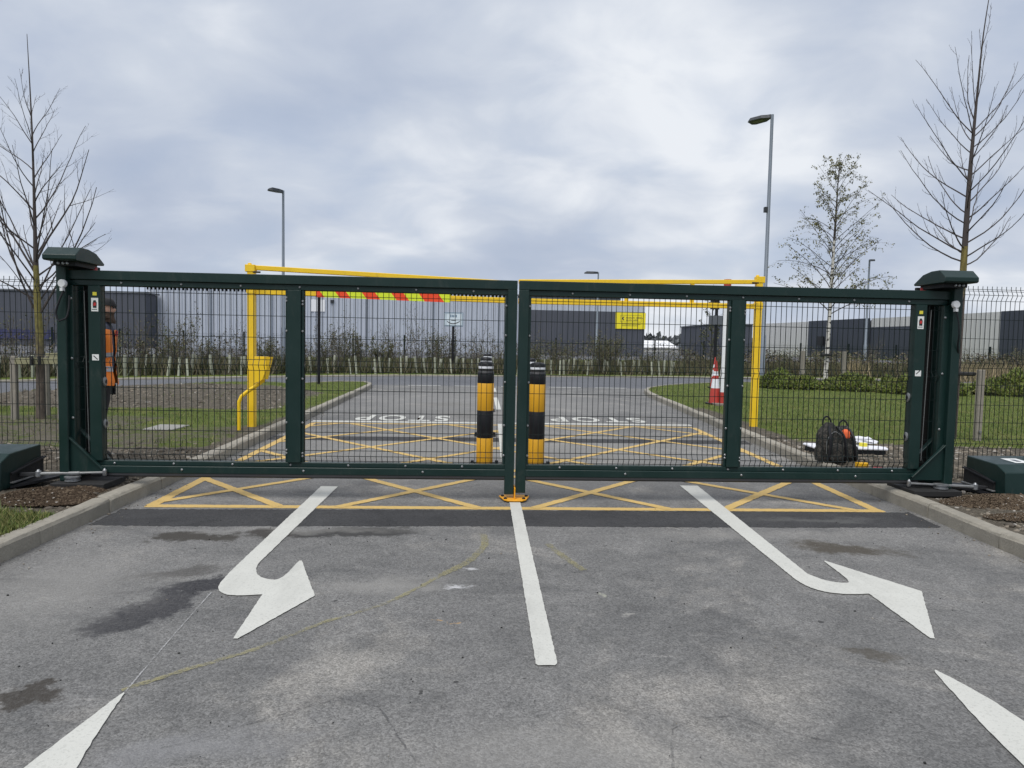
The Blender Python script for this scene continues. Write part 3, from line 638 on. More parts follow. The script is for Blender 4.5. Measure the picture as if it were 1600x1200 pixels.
def gate_leaf(x_hinge, x_col, mull, x_meet, s, label):
    """s=+1: hinged on the left. x_hinge=(outer, inner) of the hinge stile, x_col likewise, mull likewise, x_meet=(inner, outer)"""
    g_ = thing('gate_leaf', label, 'gate leaf', (x_hinge[0], YF, 0.2))
    lo, hi = min(x_hinge[0], x_meet[1]), max(x_hinge[0], x_meet[1])
    def B(name, boxes, m='gate_green', bev=0.004, lab=None):
        b = MB()
        for q in boxes: b.box(*q)
        return b.build(name, m, g_, bevel=bev, label=lab)
    B('top_rail', [(lo, hi, YF, YB, 1.948, 2.030), (lo+.03, hi-.03, YF+.022, YB-.004, 1.898, 1.9475)])
    B('bottom_rail', [(lo+(0.0 if s > 0 else 0.02), hi-(0.02 if s > 0 else 0), YF+.022, YB-.004, 0.292, 0.335), (lo, hi, YF, YB, 0.226, 0.2915)])
    x0, x1 = sorted(x_hinge); B('hinge_stile', [(x0, x1, YF+.001, YB-.001, 0.3355, 1.8975)])
    x0, x1 = sorted(x_col); B('box_stile', [(x0, x1, YF+.0015, YB-.0015, 0.3358, 1.8972)])
    x0, x1 = sorted(mull); B('mullion', [(x0, x1, YF+.001, YB-.001, 0.3355, 1.8975), ])
    B('mullion_flange', [(x0-.022, x0-.0005, YF+.024, YB-.004, 0.3357, 1.8973), (x1+.0005, x1+.022, YF+.024, YB-.004, 0.3357, 1.8973)], bev=0.002)
    x0, x1 = sorted(x_meet); st = B('meeting_stile', [(x0, x1, YF-.0015, YB-.001, 0.06 if s > 0 else 0.075, 1.9476)])
    fx = (x0-.022, x0-.0005) if s > 0 else (x1+.0005, x1+.022)
    B('stile_flange', [(fx[0], fx[1], YF+.024, YB-.004, 0.3357, 1.8973)], bev=0.002)
    # rubber safety edges: along the foot, and down the meeting stile
    xa, xb = (x_col[0], x_meet[0]-.003) if s > 0 else (x_meet[0]+.003, x_col[0])
    sb = MB(); sb.prism([(YF+.005, 0.225), (YF+.005, 0.205), (YF+.02, 0.19), (YF+.055, 0.19), (YF+.07, 0.205), (YF+.07, 0.225)], 'x', xa, xb)
    sb.build('safety_edge', 'rubber', g_, label='dark rubber safety edge under the leaf')
    for zc in ((1.0, 1.55) if s > 0 else ()):
        pass
    # infill mesh panels
    ym = YF+.055
    def bay(a, b_): a, b_ = sorted((a, b_)); mesh_panel(a+.004, b_-.004, ym, 0.336, 1.897, g_)
    bay(x_hinge[1], x_col[0]); bay(x_col[1], mull[0]); bay(mull[1], x_meet[0])
    # gusset at the hinge corner with a raised lip
    o = x_hinge[0]; q = s
    poly = [(o-0.045*q, 0.612), (o-0.02*q, 0.615), (o+0.325*q, 0.262), (o+0.325*q, 0.235), (o-0.045*q, 0.235)]
    if s < 0: poly = poly[::-1]
    b = MB(); b.prism(poly, 'y', YF-.020, YF-.008); gs = b.build('gusset_plate', 'gate_green', g_, bevel=0.002)
    b = MB(); b.bar((o-0.035*q, YF-.026, 0.618), (o+0.325*q, YF-.026, 0.262), 0.032, 0.012); b.build('gusset_lip', 'gate_green', gs, bevel=0.002)
    b = MB(); b.bar((o+0.03*q, YF+.10, 0.64), (o+0.345*q, YF+.10, 0.30), 0.05, 0.012); b.build('gusset_brace', 'gate_green', g_, bevel=0.002)
    # vertical rod guard in the gap
    xg = x_hinge[1]*0.28 + x_col[0]*0.72
    b = MB(); b.tube([(xg-.01*q, YF+.03, 1.85), (xg+.012*q, YF+.03, 0.41)], 0.0034, 6); b.build('guard_rod', 'dull_steel', g_, label='thin pale vertical rod in the hinge gap')
    # photo cells on the inner face of the box stile
    xi = x_col[1]
    for z in ((1.045, 0.665) if s > 0 else (1.018, 0.640)):
        c = MB(); c.lathe([(0.030, 0.0), (0.030, 0.010), (0.024, 0.014)], n=18)
        cell = c.build('photocell', 'steel', g_, origin=(0, 0, 0), smooth=True)
        cell.location = Vector((xi, YF+.055, z)) - wpos(g_); cell.rotation_euler = (0, R(90*q), 0); cell.scale = (1.45, 1, 1)
        d = MB(); d.lathe([(0.014, 0.0142), (0.013, 0.017)], n=14); le = d.build('lens', 'black_plastic', None); le.parent = cell
    # warning stickers
    def plate(name, xc, zc, w_, h_, m, y=YF-.0005, lab=None):
        b = MB(); b.box(xc-w_/2, xc+w_/2, y-.0015, y+.001, zc-h_/2, zc+h_/2); return b.build(name, m, g_, label=lab)
    xc = (x_col[0]+x_col[1])/2 + (0.008*q)
    plate('sticker', xc, 1.824, 0.034, 0.030, 'sticker_yellow', lab='small yellow sticker')
    stk = plate('sticker', xc, 1.728, 0.060, 0.118, 'sticker_white', lab='white warning sticker with a red and black figure')
    def print_(poly, m, y=YF-.0024):
        b = MB(); b.add([(p[0], y, p[1]) for p in poly], [tuple(range(len(poly)))]); b.build('print', m, stk)
    for a in range(1):
        cx, cz = xc, 1.733
        print_([(cx-.016, cz-.034), (cx+.016, cz-.034), (cx+.018, cz+.012), (cx+.008, cz+.034), (cx-.010, cz+.034), (cx-.018, cz+.010)], 'sticker_black')
        print_([(cx-.012, cz-.016), (cx+.012, cz-.012), (cx+.013, cz+.012), (cx-.008, cz+.014)], 'sticker_red', YF-.003)
        print_([(cx-.024, cz-.050), (cx+.020, cz-.050), (cx+.020, cz-.043), (cx-.024, cz-.043)], 'sticker_black')
    s2 = plate('sticker', xc, 1.262 if s > 0 else 1.250, 0.058, 0.054, 'sticker_white', lab='square white sticker with a diagonal mark')
    b = MB(); b.add([(xc-.022*q, YF-.0024, 1.275), (xc-.012*q, YF-.0024, 1.278), (xc+.022*q, YF-.0024, 1.246), (xc+.016*q, YF-.0024, 1.240)], [(0, 1, 2, 3)]); b.build('print', 'sticker_black', s2)
    # fixings
    m0, m1 = sorted(mull); P = []
    for z in (0.42, 0.70, 1.10, 1.53, 1.80):
        P += [(m0-.011, YF+.023, z), (m1+.011, YF+.023, z)]
        if z in (0.42, 1.80): P += [(m0-.011, YF+.023, z+.028), (m1+.011, YF+.023, z-.028)]
        P.append(((fx[0]+fx[1])/2, YF+.023, z))
    L = hi-lo
    for k in range(7): P.append((lo+L*(0.1+0.13*k), YF+.021, 0.312)); P.append((lo+L*(0.12+0.13*k), YF+.021, 1.925))
    for k in range(3): P.append((lo+L*(0.25+0.27*k), YF-.001, 0.262))
    xh = x_hinge[1]-.012*q
    P += [(xh, YF-.001, z) for z in (0.72, 1.25, 1.78)]
    bolts(g_, P)
    return g_
gate_leaf((-3.640, -3.570), (-3.440, -3.335), (-1.705, -1.585), (0.275, 0.362), 1, 'green mesh gate leaf on the left, hiding the man in the orange jacket')
gate_leaf((4.470, 4.395), (4.232, 4.125), (2.48, 2.360), (0.470, 0.379), -1, 'green mesh gate leaf on the right, in front of the backpacks')

def gate_post(x0, x1, side, label):
    p = thing('gate_post', label, 'gate post', ((x0+x1)/2, 6.3, 0.1))
    xi, xo = (max(x0, x1), min(x0, x1)) if side > 0 else (min(x0, x1), max(x0, x1))
    b = MB(); b.box(min(x0, x1), max(x0, x1), 6.20, 6.49, 0.16, 2.085); b.build('column', 'gate_green', p, bevel=0.006)
    ra, rb_ = (x1-.015, x1+.125) if side > 0 else (x1-.175, x1+.015)
    b = MB(); b.box(ra, rb_, 6.495, 6.53, 0.16, 2.08); b.build('gap_shade_plate', 'black_matt', p, bevel=0.004)  # plate closing the hinge gap; its black stands for the recess's shade
    a, c = (x0-.02, x1+.36) if side > 0 else (x1-.36, x0+.02)
    a, c = min(a, c), max(a, c)
    b = MB(); b.box(a, c, 6.09, 6.52, 0.105, 0.158); b.build('base_plate', 'black_matt', p, bevel=0.004)
    b = MB(); b.box(a+.05, c-.05, 6.12, 6.4, -0.02, 0.104); b.build('footing', 'black_matt', p, bevel=0.01)
    # hinge collar
    b = MB(); b.lathe([(0.062, 0), (0.062, 0.012), (0.05, 0.014), (0.05, 0.03), (0.065, 0.032), (0.065, 0.042)], c=((x0+x1)/2+.08*side, 6.19, 0.165), n=20); b.build('hinge_collar', 'steel', p, smooth=True)
    # cap housing: long sloped box
    cx0, cx1 = ((-3.685, -3.405) if side > 0 else (4.225, 4.545))
    prof = [(6.02, 2.098), (6.035, 2.088), (6.46, 2.088), (6.47, 2.105), (6.34, 2.182), (6.22, 2.205), (6.10, 2.205), (6.02, 2.135)]
    b = MB(); b.prism(prof, 'x', cx0, cx1); cap = b.build('cap_housing', 'gate_green', p, bevel=0.004)
    b = MB(); b.box(cx0+.05, cx1-.05, 6.10, 6.44, 2.050, 2.0875); b.build('cap_mount', 'black_plastic', p)
    for dx in (0.09, 0.13, 0.165):
        inst('bolt', BOLT, ((cx0+dx) if side > 0 else (cx1-dx), 6.098, 2.07), p, (R(90), 0, 0), (1.3, 1.3, 1.3))
    bx = cx1-.07 if side > 0 else cx0+.07
    b = MB(); b.lathe([(0.028, 0.0), (0.030, 0.02), (0.024, 0.03)], c=(bx, 6.42, 2.040), n=14); b.build('flashing_lamp', 'sticker_red', p, smooth=True, label='small red lamp under the cap')
    # round photocell on a stub
    dx_, dz_ = ((-3.617, 1.902) if side > 0 else (4.458, 1.900))
    b = MB(); b.lathe([(0.036, 0), (0.036, 0.022), (0.030, 0.030)], n=20); d = b.build('round_photocell', 'white_plastic', p, origin=(0, 0, 0), smooth=True, label='pale round photocell')
    d.location = Vector((dx_, 6.199, dz_)) - wpos(p); d.rotation_euler = (R(90), 0, 0)
    b = MB(); b.box(dx_-.012, dx_+.012, 6.165, 6.199, dz_-.065, dz_-.037); b.build('cell_stub', 'white_plastic', p)
    if side > 0:
        b = MB(); b.tube([Vector(q) for q in catmull([(-3.605, 6.18, 1.84), (-3.635, 6.16, 1.74), (-3.655, 6.15, 1.64), (-3.62, 6.14, 1.575), (-3.57, 6.15, 1.60), (-3.555, 6.17, 1.70), (-3.56, 6.185, 1.80)], 0.03)], 0.0085, 7)
    else:
        b = MB(); b.tube([Vector(q) for q in catmull([(4.462, 6.18, 1.84), (4.475, 6.16, 1.74), (4.48, 6.15, 1.62), (4.495, 6.18, 1.52), (4.52, 6.2, 1.45)], 0.03)], 0.007, 7)
    b.build('cable', 'black_plastic', p, smooth=True)
    return p
gate_post(-3.682, -3.600, 1, 'green gate post with a black cable loop beside the left motor box')
gate_post(4.535, 4.452, -1, 'green gate post in front of the right bare tree')

# floor stop where the leaves meet
fs = thing('gate_stop', 'orange yellow steel floor stop bolted down where the two gate leaves meet', 'gate stop', (0.37, 6.3, 0.014))
b = MB(); b.prism([(0.23, 6.36), (0.27, 6.20), (0.30, 6.165), (0.44, 6.165), (0.475, 6.20), (0.515, 6.36), (0.47, 6.40), (0.27, 6.40)], 'z', 0.014, 0.026); b.build('base_plate', 'plate_yellow', fs, bevel=0.002)
b = MB(); b.box(0.3645, 0.3765, 6.21, 6.36, 0.0262, 0.13); b.build('stop_fin', 'plate_yellow', fs, bevel=0.003)
for (x, y) in ((0.262, 6.33), (0.285, 6.22), (0.455, 6.22), (0.485, 6.33)):
    b = MB(); b.lathe([(0.016, 0), (0.016, 0.008), (0.010, 0.014)], c=(x, y, 0.026), n=8); b.build('anchor_bolt', 'black_plastic', fs)

# ------------------------------------------------------------------ motor boxes with drive arms
def motor(x_in, x_out, yf, yb, side, label, arm_a, arm_b):
    m = thing('gate_motor', label, 'gate motor', ((x_in+x_out)/2, (yf+yb)/2, 0.1))
    L = yb-yf; a, c = min(x_in, x_out), max(x_in, x_out)
    prof = [(yf, 0.10), (yb, 0.115), (yb, 0.425), (yf+0.14, 0.405), (yf+0.02, 0.345)]
    b = MB(); b.prism(prof, 'x', a, c); lid = b.build('housing', 'gate_green', m, bevel=0.006)
    # dark slot for the arm on the inner side
    xs = x_in + 0.002*side
    b = MB()
    poly = [(yf+0.13, 0.150), (yb+.012, 0.165), (yb+.012, 0.315), (yb-.10, 0.305), (yf+0.13, 0.235)]
    b.prism(poly, 'x', xs, xs+0.010*side); b.build('arm_slot', 'black_matt', m)
    b = MB(); b.bar((x_in+.020*side, yf+0.12, 0.232), (x_in+.020*side, yb+.02, 0.305), 0.026, 0.014); b.build('slot_lip', 'black_plastic', m, bevel=0.003)
    b = MB(); b.bar((x_in+.020*side, yf+0.12, 0.150), (x_in+.020*side, yb+.02, 0.155), 0.030, 0.014); b.build('slot_sill', 'dull_steel', m, bevel=0.003)
    # plinth and sticker
    b = MB(); b.box(a+.02, c-.02, yf+.03, yb-.03, -0.02, 0.10); b.build('plinth', 'black_matt', m)
    xm = a+(c-a)*0.5
    t0, t1 = (yf+0.20), (yf+0.40); zt = lambda y: 0.405+(y-(yf+.14))/(yb-yf-.14)*0.02
    b = MB(); b.add([(xm-.10, t0, zt(t0)+.002), (xm+.06, t0, zt(t0)+.002), (xm+.06, t1, zt(t1)+.002), (xm-.10, t1, zt(t1)+.002)], [(0, 1, 2, 3)]); st = b.build('sticker', 'sticker_white', m, label='white sticker on the lid')
    b = MB(); b.add([(xm-.05, t0+.05, zt(t0+.05)+.004), (xm, t0+.05, zt(t0+.05)+.004), (xm+.0, t1-.06, zt(t1-.06)+.004), (xm-.05, t1-.06, zt(t1-.06)+.004)], [(0, 1, 2, 3)]); b.build('print', 'sign_grey', st)
    # arm
    b = MB(); A = Vector(arm_a); Bp = Vector(arm_b); b.tube([A, A.lerp(Bp, 0.62)], 0.015, 8); b.tube([A.lerp(Bp, 0.60), Bp], 0.011, 8)
    arm = b.build('drive_arm', 'dull_steel', m, smooth=True)
    for q, rr in ((A, 0.024), (Bp, 0.018)):
        b = MB(); b.lathe([(rr*0.7, -0.030), (rr, -0.022), (rr, 0.022), (rr*0.6, 0.028), (rr*0.4, 0.04)], c=tuple(q), n=12); b.build('pivot', 'steel', arm, smooth=True)
    A2 = A + Vector((-0.30*side, 0.10, -0.03))
    b = MB(); b.bar(A, A2, 0.03, 0.03); b.build('inner_arm', 'rubber', m, bevel=0.003)
    # black tray under the arm
    b = MB(); b.add([(x_in+.02*side, yf+.10, 0.125), (x_in+.02*side, yb-.02, 0.150), (x_in+.33*side, yb-.10, 0.175), (x_in+.30*side, yb-.22, 0.172), (x_in+.02*side, yf+.10, 0.105), (x_in+.02*side, yb-.02, 0.130), (x_in+.33*side, yb-.10, 0.150), (x_in+.30*side, yb-.22, 0.147)],
        [(0, 1, 2, 3), (4, 7, 6, 5), (0, 3, 7, 4), (1, 5, 6, 2), (2, 6, 7, 3), (0, 4, 5, 1)]); b.build('tray', 'black_plastic', m)
    return m
motor(-4.08, -4.72, 6.03, 6.60, 1, 'green gate motor box left of the left gate post', (-3.86, 6.20, 0.222), (-3.30, 6.22, 0.236))
motor(4.93, 5.62, 6.03, 6.56, -1, 'green gate motor box right of the right gate post', (4.76, 6.20, 0.180), (4.12, 6.22, 0.205))

# ------------------------------------------------------------------ side fences
def fence(x0, x1, y, dz, posts, label):
    f = thing('mesh_fence', label, 'fence', (posts[0], y, 0.1))
    zt = 1.97+dz
    mesh_panel(x0, x1, y, 0.16, zt, f, dz=dz, wire=0.0029, tail=0.03)
    for px in posts:
        b = MB(); b.box(px-.03, px+.03, y+.012, y+.072, 0.0, zt+.03); b.build('post', 'mesh_green', f, bevel=0.003)
    return f
fence(-9.6, -3.74, 6.72, 0.0, (-9.6, -7.1, -5.05), 'green mesh fence left of the gates, in front of the leaning bare tree')
fence(4.60, 10.4, 6.72, 0.13, (5.75, 8.1, 10.4), 'green mesh fence right of the gates, behind the right motor box')

# ------------------------------------------------------------------ bollards
def make_bollard():
    root = thing('bollard', 'tmp', 'bollard', (0, 0, 0))
    rad = 0.098
    def sect(name, z0, z1, m, r_=rad, taper=0.0, par=root):
        b = MB(); b.lathe([(r_-0.002, z0), (r_, z0+.004), (r_-taper, z1-.004), (r_-taper-.002, z1)], n=24); return b.build(name, m, par, smooth=True)
    b = MB(); b.box(-.17, .17, -.10, .10, 0.012, 0.022); b.build('base_plate', 'black_plastic', root, bevel=0.003)
    for x in (-.145, .145):
        b = MB(); b.box(x-.02, x+.02, -.03, .03, 0.022, 0.06); b.build('foot_bolt', 'black_plastic', root, bevel=0.004)
    sect('yellow_band', 0.022, 0.335, 'bollard_yellow'); sect('black_band', 0.3355, 0.660, 'black_plastic'); sect('yellow_band', 0.6605, 0.985, 'bollard_yellow')
    sect('black_band', 0.9855, 1.110, 'black_plastic')
    b = MB(); b.lathe([(0.096, 1.1105), (0.092, 1.122), (0.086, 1.128), (0.086, 1.143), (0.092, 1.147), (0.092, 1.1515)], n=24); b.build('neck', 'rubber', root, smooth=True)
    sect('reflective_band', 1.152, 1.187, 'reflective', 0.089)
    b = MB(); b.lathe([(0.092, 1.1875), (0.092, 1.212), (0.086, 1.224), (0.066, 1.237), (0.03, 1.243), (0.005, 1.244)], n=24); b.build('cap', 'black_plastic', root, smooth=True)
    return root
B0 = make_bollard()
bl_spots = [(0.112, 8.10, 'yellow and black bollard nearest the left gate leaf, left of the meeting stiles'), (0.725, 8.06, 'yellow and black bollard nearest the right gate leaf, right of the meeting stiles'),
            (0.150, 10.7, 'middle bollard in the row behind the left mesh'), (0.83, 10.6, 'second bollard in the row behind the right mesh'), (0.235, 14.6, 'farthest bollard in the row behind the left mesh')]
for i, (x, y, lab) in enumerate(bl_spots):
    o = B0 if i == 0 else copy_tree(B0)
    o.location = (x, y, 0); o['label'] = lab; o['group'] = 'bollards in the middle of the driveway'

# ------------------------------------------------------------------ yellow height barrier
def barrier_post(x, y, zt, label, yaw):
    p = thing('barrier_post', label, 'barrier post', (x, y, 0.1))
    def L(a, b_): return (x+a*math.cos(yaw)-b_*math.sin(yaw), y+a*math.sin(yaw)+b_*math.cos(yaw))
    b = MB(); b.prism([(x-.054, y-.054), (x+.054, y-.054), (x+.054, y+.054), (x-.054, y+.054)], 'z', 0.05, zt); b.build('column', 'yellow', p, bevel=0.008)
    s = 1 if x < 0 else -1
    b = MB(); b.box(x-.062-(.02 if s > 0 else 0), x+.062+(.02 if s < 0 else 0), y-.064, y+.064, zt-.10, zt+.006); b.build('top_bracket', 'yellow', p, bevel=0.004)
    b = MB(); b.box(x-.062, x+.062, y-.062, y+.062, 2.14, 2.245); b.build('hinge_bracket', 'yellow', p, bevel=0.004)
    for z in (zt-.11, 2.27):
        b = MB(); b.tube([(x+.05*s, y-.10, z), (x+.16*s, y-.10, z)], 0.014, 8); b.build('hinge_pin', 'black_plastic', p)
    b = MB(); b.lathe([(0.03, 0), (0.03, 0.02), (0.012, 0.03)], c=(x-.03, y, zt+.006), n=12); b.build('cap_nut', 'yellow', p)
    return p
barrier_post(-3.42, 10.60, 2.565, 'yellow height barrier post on the left verge', 0)
barrier_post(4.83, 11.60, 2.685, 'yellow height barrier post on the right verge', 0)
def barrier_arm(P, Q, zt0, zt1, zl0, zl1, struts, label, end=True):
    P, Q = Vector(P), Vector(Q); a = thing('height_barrier', label, 'height barrier', (P.x, P.y, zl0)); D = Q-P
    at = lambda t, z: (P.x+D.x*t, P.y+D.y*t, z)
    b = MB(); b.bar(at(0, zt0), at(1, zt1), 0.07, 0.07); b.build('top_bar', 'yellow', a, bevel=0.006)
    b = MB(); b.bar(at(0, zl0), at(1, zl1), 0.085, 0.085); b.build('clearance_bar', 'yellow', a, bevel=0.006)
    for t in struts:
        b = MB(); b.bar(at(t, zl0+(zl1-zl0)*t+.044), at(t, zt0+(zt1-zt0)*t-.036), 0.06, 0.06); b.build('strut', 'yellow', a, bevel=0.004)
    return a, at
armL, atL = barrier_arm((-3.365, 10.61, 0), (0.62, 11.07, 0), 2.53, 2.43, 2.175, 2.15, (0.975,), 'yellow height barrier arm with a red and lime striped board')
armR, atR = barrier_arm((4.77, 11.59, 0), (0.66, 11.08, 0), 2.60, 2.46, 2.18, 2.15, (0.28, 0.56, 0.985), 'plain yellow height barrier arm on the right')
b = MB(); b.bar(atL(0.72, 2.262), atL(0.97, 2.250), 0.035, 0.045); b.build('latch_bar', 'black_plastic', armL, bevel=0.003)
b = MB(); b.box(-.055, .055, -.02, .02, -.03, .03); 
# striped board: separate slanted pieces
t0, t1 = 0.222, 0.735; bd0, bd1 = Vector(atL(t0, 2.185)), Vector(atL(t1, 2.160)); DB = bd1-bd0; LB = DB.length; ux = DB.normalized(); uy = Vector((ux.y, -ux.x, 0)).normalized()
hb = 0.07; ncell = 9.0; cell = LB/ncell; lean = 0.11
def board_piece(a0, a1, m):
    pts = []
    for (u, v) in ((a0+lean/2, -1), (a1+lean/2, -1), (a1-lean/2, 1), (a0-lean/2, 1)): pts.append((min(LB, max(0, u)), v*hb))
    b = MB(); vs = []
    for dy in (0.046, 0.052):
        for (u, v) in pts: vs.append(bd0 + ux*u + uy*dy + Vector((0, 0, v)))
    b.add(vs, [(0, 1, 2, 3), (7, 6, 5, 4), (0, 4, 5, 1), (1, 5, 6, 2), (2, 6, 7, 3), (3, 7, 4, 0)])
    b.build('stripe', m, armL)
e_ = [-0.6, 0.32, 1.32, 2.05, 3.1, 4.0, 5.1, 5.95, 7.0, 8.35, 9.7]
e_ = [q*cell for q in e_]
for i in range(len(e_)-1): board_piece(e_[i], e_[i+1], 'hazard_red' if i % 2 == 0 else 'hazard_lime')
# rest post that catches the open arm
rp = thing('barrier_rest', 'bent yellow tube with a cupped catch beside the left barrier post', 'barrier rest', (-3.51, 10.28, 0.1))
b = MB(); b.tube(catmull([(-3.51, 10.28, 0.05), (-3.51, 10.28, 0.40), (-3.505, 10.28, 0.52), (-3.47, 10.28, 0.60), (-3.40, 10.28, 0.66), (-3.25, 10.28, 0.765), (-3.14, 10.28, 0.85)], 0.05), 0.028, 10); b.build('bent_tube', 'yellow', rp, smooth=True)
b = MB(); sec = [(-3.285, 1.195), (-3.10, 1.185), (-3.085, 1.02), (-3.15, 0.86), (-3.19, 0.83), (-3.285, 0.80)]
b.prism(sec, 'y', 10.22, 10.228); b.build('catch_plate', 'yellow', rp)
b = MB(); arc = [(-3.12, 10.22), (-3.06, 10.25), (-3.035, 10.30), (-3.05, 10.36), (-3.11, 10.40)]
vs = []; fs_ = []
for i, (x, y) in enumerate(arc):
    vs += [(x+.02, y, 1.19), (x-.055, y, 0.86), (x+.012, y+.004, 1.19), (x-.063, y+.004, 0.86)]
for i in range(len(arc)-1): a = 4*i; fs_ += [(a, a+1, a+5, a+4), (a+2, a+6, a+7, a+3), (a, a+4, a+6, a+2), (a+1, a+3, a+7, a+5)]
b.add(vs, fs_); b.build('cup', 'yellow', rp)
b = MB(); b.box(-3.285, -3.10, 10.228, 10.40, 1.186, 1.194); b.build('cup_top', 'yellow', rp)

# ------------------------------------------------------------------ lamp posts
def lamp(x, y, z0, h, rb, rt, head, label, tilt, az, box=None, wide=1.0):
    p = thing('lamp_post', label, 'lamp post', (x, y, z0))
    b = MB(); b.tube([(x, y, z0), (x, y, z0+1.9), (x, y, z0+1.95), (x, y, z0+h)], [rb*1.35, rb*1.35, rb, rt], 14); b.build('pole', 'galv', p, smooth=True)
    b = MB(); b.lathe([(rb*2.2, 0), (rb*2.2, 0.03), (rb*1.5, 0.05)], c=(x, y, z0), n=14); b.build('base_flange', 'black_plastic', p)
    # flat lantern on a short bracket
    L = head; d = Vector((math.cos(az), math.sin(az), -math.sin(tilt))); d.normalize(); top = Vector((x, y, z0+h-0.12)); side = Vector((-math.sin(az), math.cos(az), 0)); up = side.cross(d)*-1
    if up.z < 0: up = -up
    prof = [(0.0, 0.05), (0.12*L, 0.08), (0.35*L, 0.19), (0.85*L, 0.20), (1.0*L, 0.13)]
    vs = []; fs2 = []
    for (u, w_) in prof:
        w_ *= L/0.9*wide; th = (0.13 if u < 0.9*L else 0.06)*max(1, L/0.9)
        for (a, c) in ((-1, 0), (1, 0), (0.8, 1), (-0.8, 1)): vs.append(top + d*(u+rt*0.5) + side*a*w_ + up*(c*th))
    for i in range(len(prof)-1):
        for j in range(4): a = 4*i+j; c = 4*i+(j+1) % 4; fs2.append((a, c, c+4, a+4))
    fs2 += [(3, 2, 1, 0), tuple(4*(len(prof)-1)+j for j in range(4))]
    b = MB(); b.add(vs, fs2); hd = b.build('lantern', 'lamp_dark', p)
    b = MB(); c0 = top + d*(0.40*L) - up*0.004; c1 = top + d*(0.88*L) - up*0.004; w_ = 0.13*L/0.9
    b.add([c0-side*w_, c0+side*w_, c1+side*w_, c1-side*w_], [(0, 1, 2, 3)]); b.build('lens', 'lamp_glass', hd)
    if box:
        b = MB(); b.box(x-rb-.10, x-rb*0.6, y-.07, y+.07, box-.11, box+.11); b.build('control_box', 'lamp_dark', p, bevel=0.01)
    return p
lamp(11.93, 28, 0.1, 10.95, 0.085, 0.062, 0.92, 'tall grey lamp post left of the birch, its dark flat lantern tilted', R(3), R(134), 7.2, wide=1.55)
lamp(-8.35, 30, 0.05, 7.75, 0.07, 0.048, 0.66, 'grey lamp post rising behind the left barrier post', R(0), R(228), wide=1.05)
lamp(10.55, 60, 0.0, 7.9, 0.09, 0.06, 1.2, 'small far lamp post in front of the dark warehouse wall', R(0), R(180))
lamp(28.0, 48, 0.0, 8.0, 0.08, 0.06, 0.7, 'far grey lamp post seen through the birch crown', R(5), R(260))

# ------------------------------------------------------------------ signs and posts
def post_sign(name, x, y, h, rad, label):
    p = thing(name, label, 'sign post', (x, y, 0.08)); b = MB(); b.tube([(x, y, 0.03), (x, y, h)], rad, 10); b.build('post', 'black_plastic', p, smooth=True); return p
p = post_sign('sign_post', -4.85, 21.3, 2.92, 0.048, 'plain black post left of the driveway, its top level with the striped board')
p = post_sign('sign_post', 8.92, 25.2, 3.35, 0.06, 'black post with a small dark sign plate, behind the traffic cone')
b = MB(); b.box(8.60, 9.12, 25.10, 25.125, 2.33, 2.66); b.build('sign_plate', 'sign_grey', p, bevel=0.003)
b = MB(); b.box(8.70, 9.05, 25.27, 25.29, 2.9, 3.35); b.build('sign_plate', 'lamp_dark', p, bevel=0.003)
p = post_sign('sign_post', -1.13, 32.4, 2.30, 0.055, 'black post carrying a white sign with a curved mark, in front of the grey warehouse')
b = MB(); b.box(-1.57, -0.66, 32.32, 32.36, 2.235, 2.89); sg = b.build('sign_panel', 'sign_blue', p)
b = MB(); b.box(-1.54, -0.69, 32.312, 32.3195, 2.265, 2.86); fc = b.build('sign_face', 'sign_white', sg)
for (x0, x1, z0, z1) in ((-1.52, -1.505, 2.28, 2.845), (-0.725, -0.71, 2.28, 2.845), (-1.505, -0.725, 2.28, 2.293), (-1.505, -0.725, 2.832, 2.845), (-1.46, -1.45, 2.293, 2.832), (-0.79, -0.78, 2.293, 2.832)):
    b = MB(); b.box(x0, x1, 32.307, 32.3115, z0, z1); b.build('border', 'sign_blue', sg)
for i, x in enumerate((-1.27, -1.20, -1.14, -1.07, -1.01)):
    b = MB(); b.box(x, x+.045, 32.307, 32.3115, 2.66+.01*(i % 2), 2.79-.012*(i % 3)); b.build('glyph', 'sign_blue', sg)
b = MB(); b.box(-1.22, -1.0, 32.307, 32.3115, 2.505, 2.545); b.build('glyph', 'sign_ink', sg)
b = MB(); pts = [(-1.42+0.60*i/12, 2.475-0.115*math.sin(math.pi*(i/12)**0.9)) for i in range(13)]
b.add([(x, 32.3085, z+.018) for x, z in pts] + [(x, 32.3085, z-.022) for x, z in pts], [(i, i+13, i+14, i+1) for i in range(12)]); b.build('curved_mark', 'sign_ink', sg)

# ------------------------------------------------------------------ cones, red and white pole
def traffic_cone(x, y, label):
    cn = thing('traffic_cone', label, 'traffic cone', (x, y, 0.11))
    rr = lambda z: 0.128*(1-(z-0.15)/1.02)+0.020
    for z0, z1, m, nm in ((0.15, 0.50, 'cone_red', 'cone_body'), (0.501, 0.72, 'reflective', 'white_band'), (0.721, 0.80, 'cone_red', 'cone_body'), (0.801, 0.90, 'reflective', 'white_band'), (0.901, 1.15, 'cone_red', 'cone_body')):
        b = MB(); b.lathe([(rr(z0), z0), (rr(z1), z1)], c=(x, y, 0), n=20); b.build(nm, m, cn, smooth=True)
    b = MB(); b.box(x-.18, x+.18, y-.18, y+.18, 0.11, 0.15); b.build('foot', 'black_plastic', cn, bevel=0.01)
traffic_cone(5.70, 16.0, 'nearer red and white traffic cone on the right grass, left of the white pole')
traffic_cone(8.02, 22.6, 'farther red and white traffic cone, half hidden behind the nearer cone')
wp = thing('striped_pole', 'white pole with red bands standing beside the traffic cone', 'pole', (5.83, 15.8, 0.11))
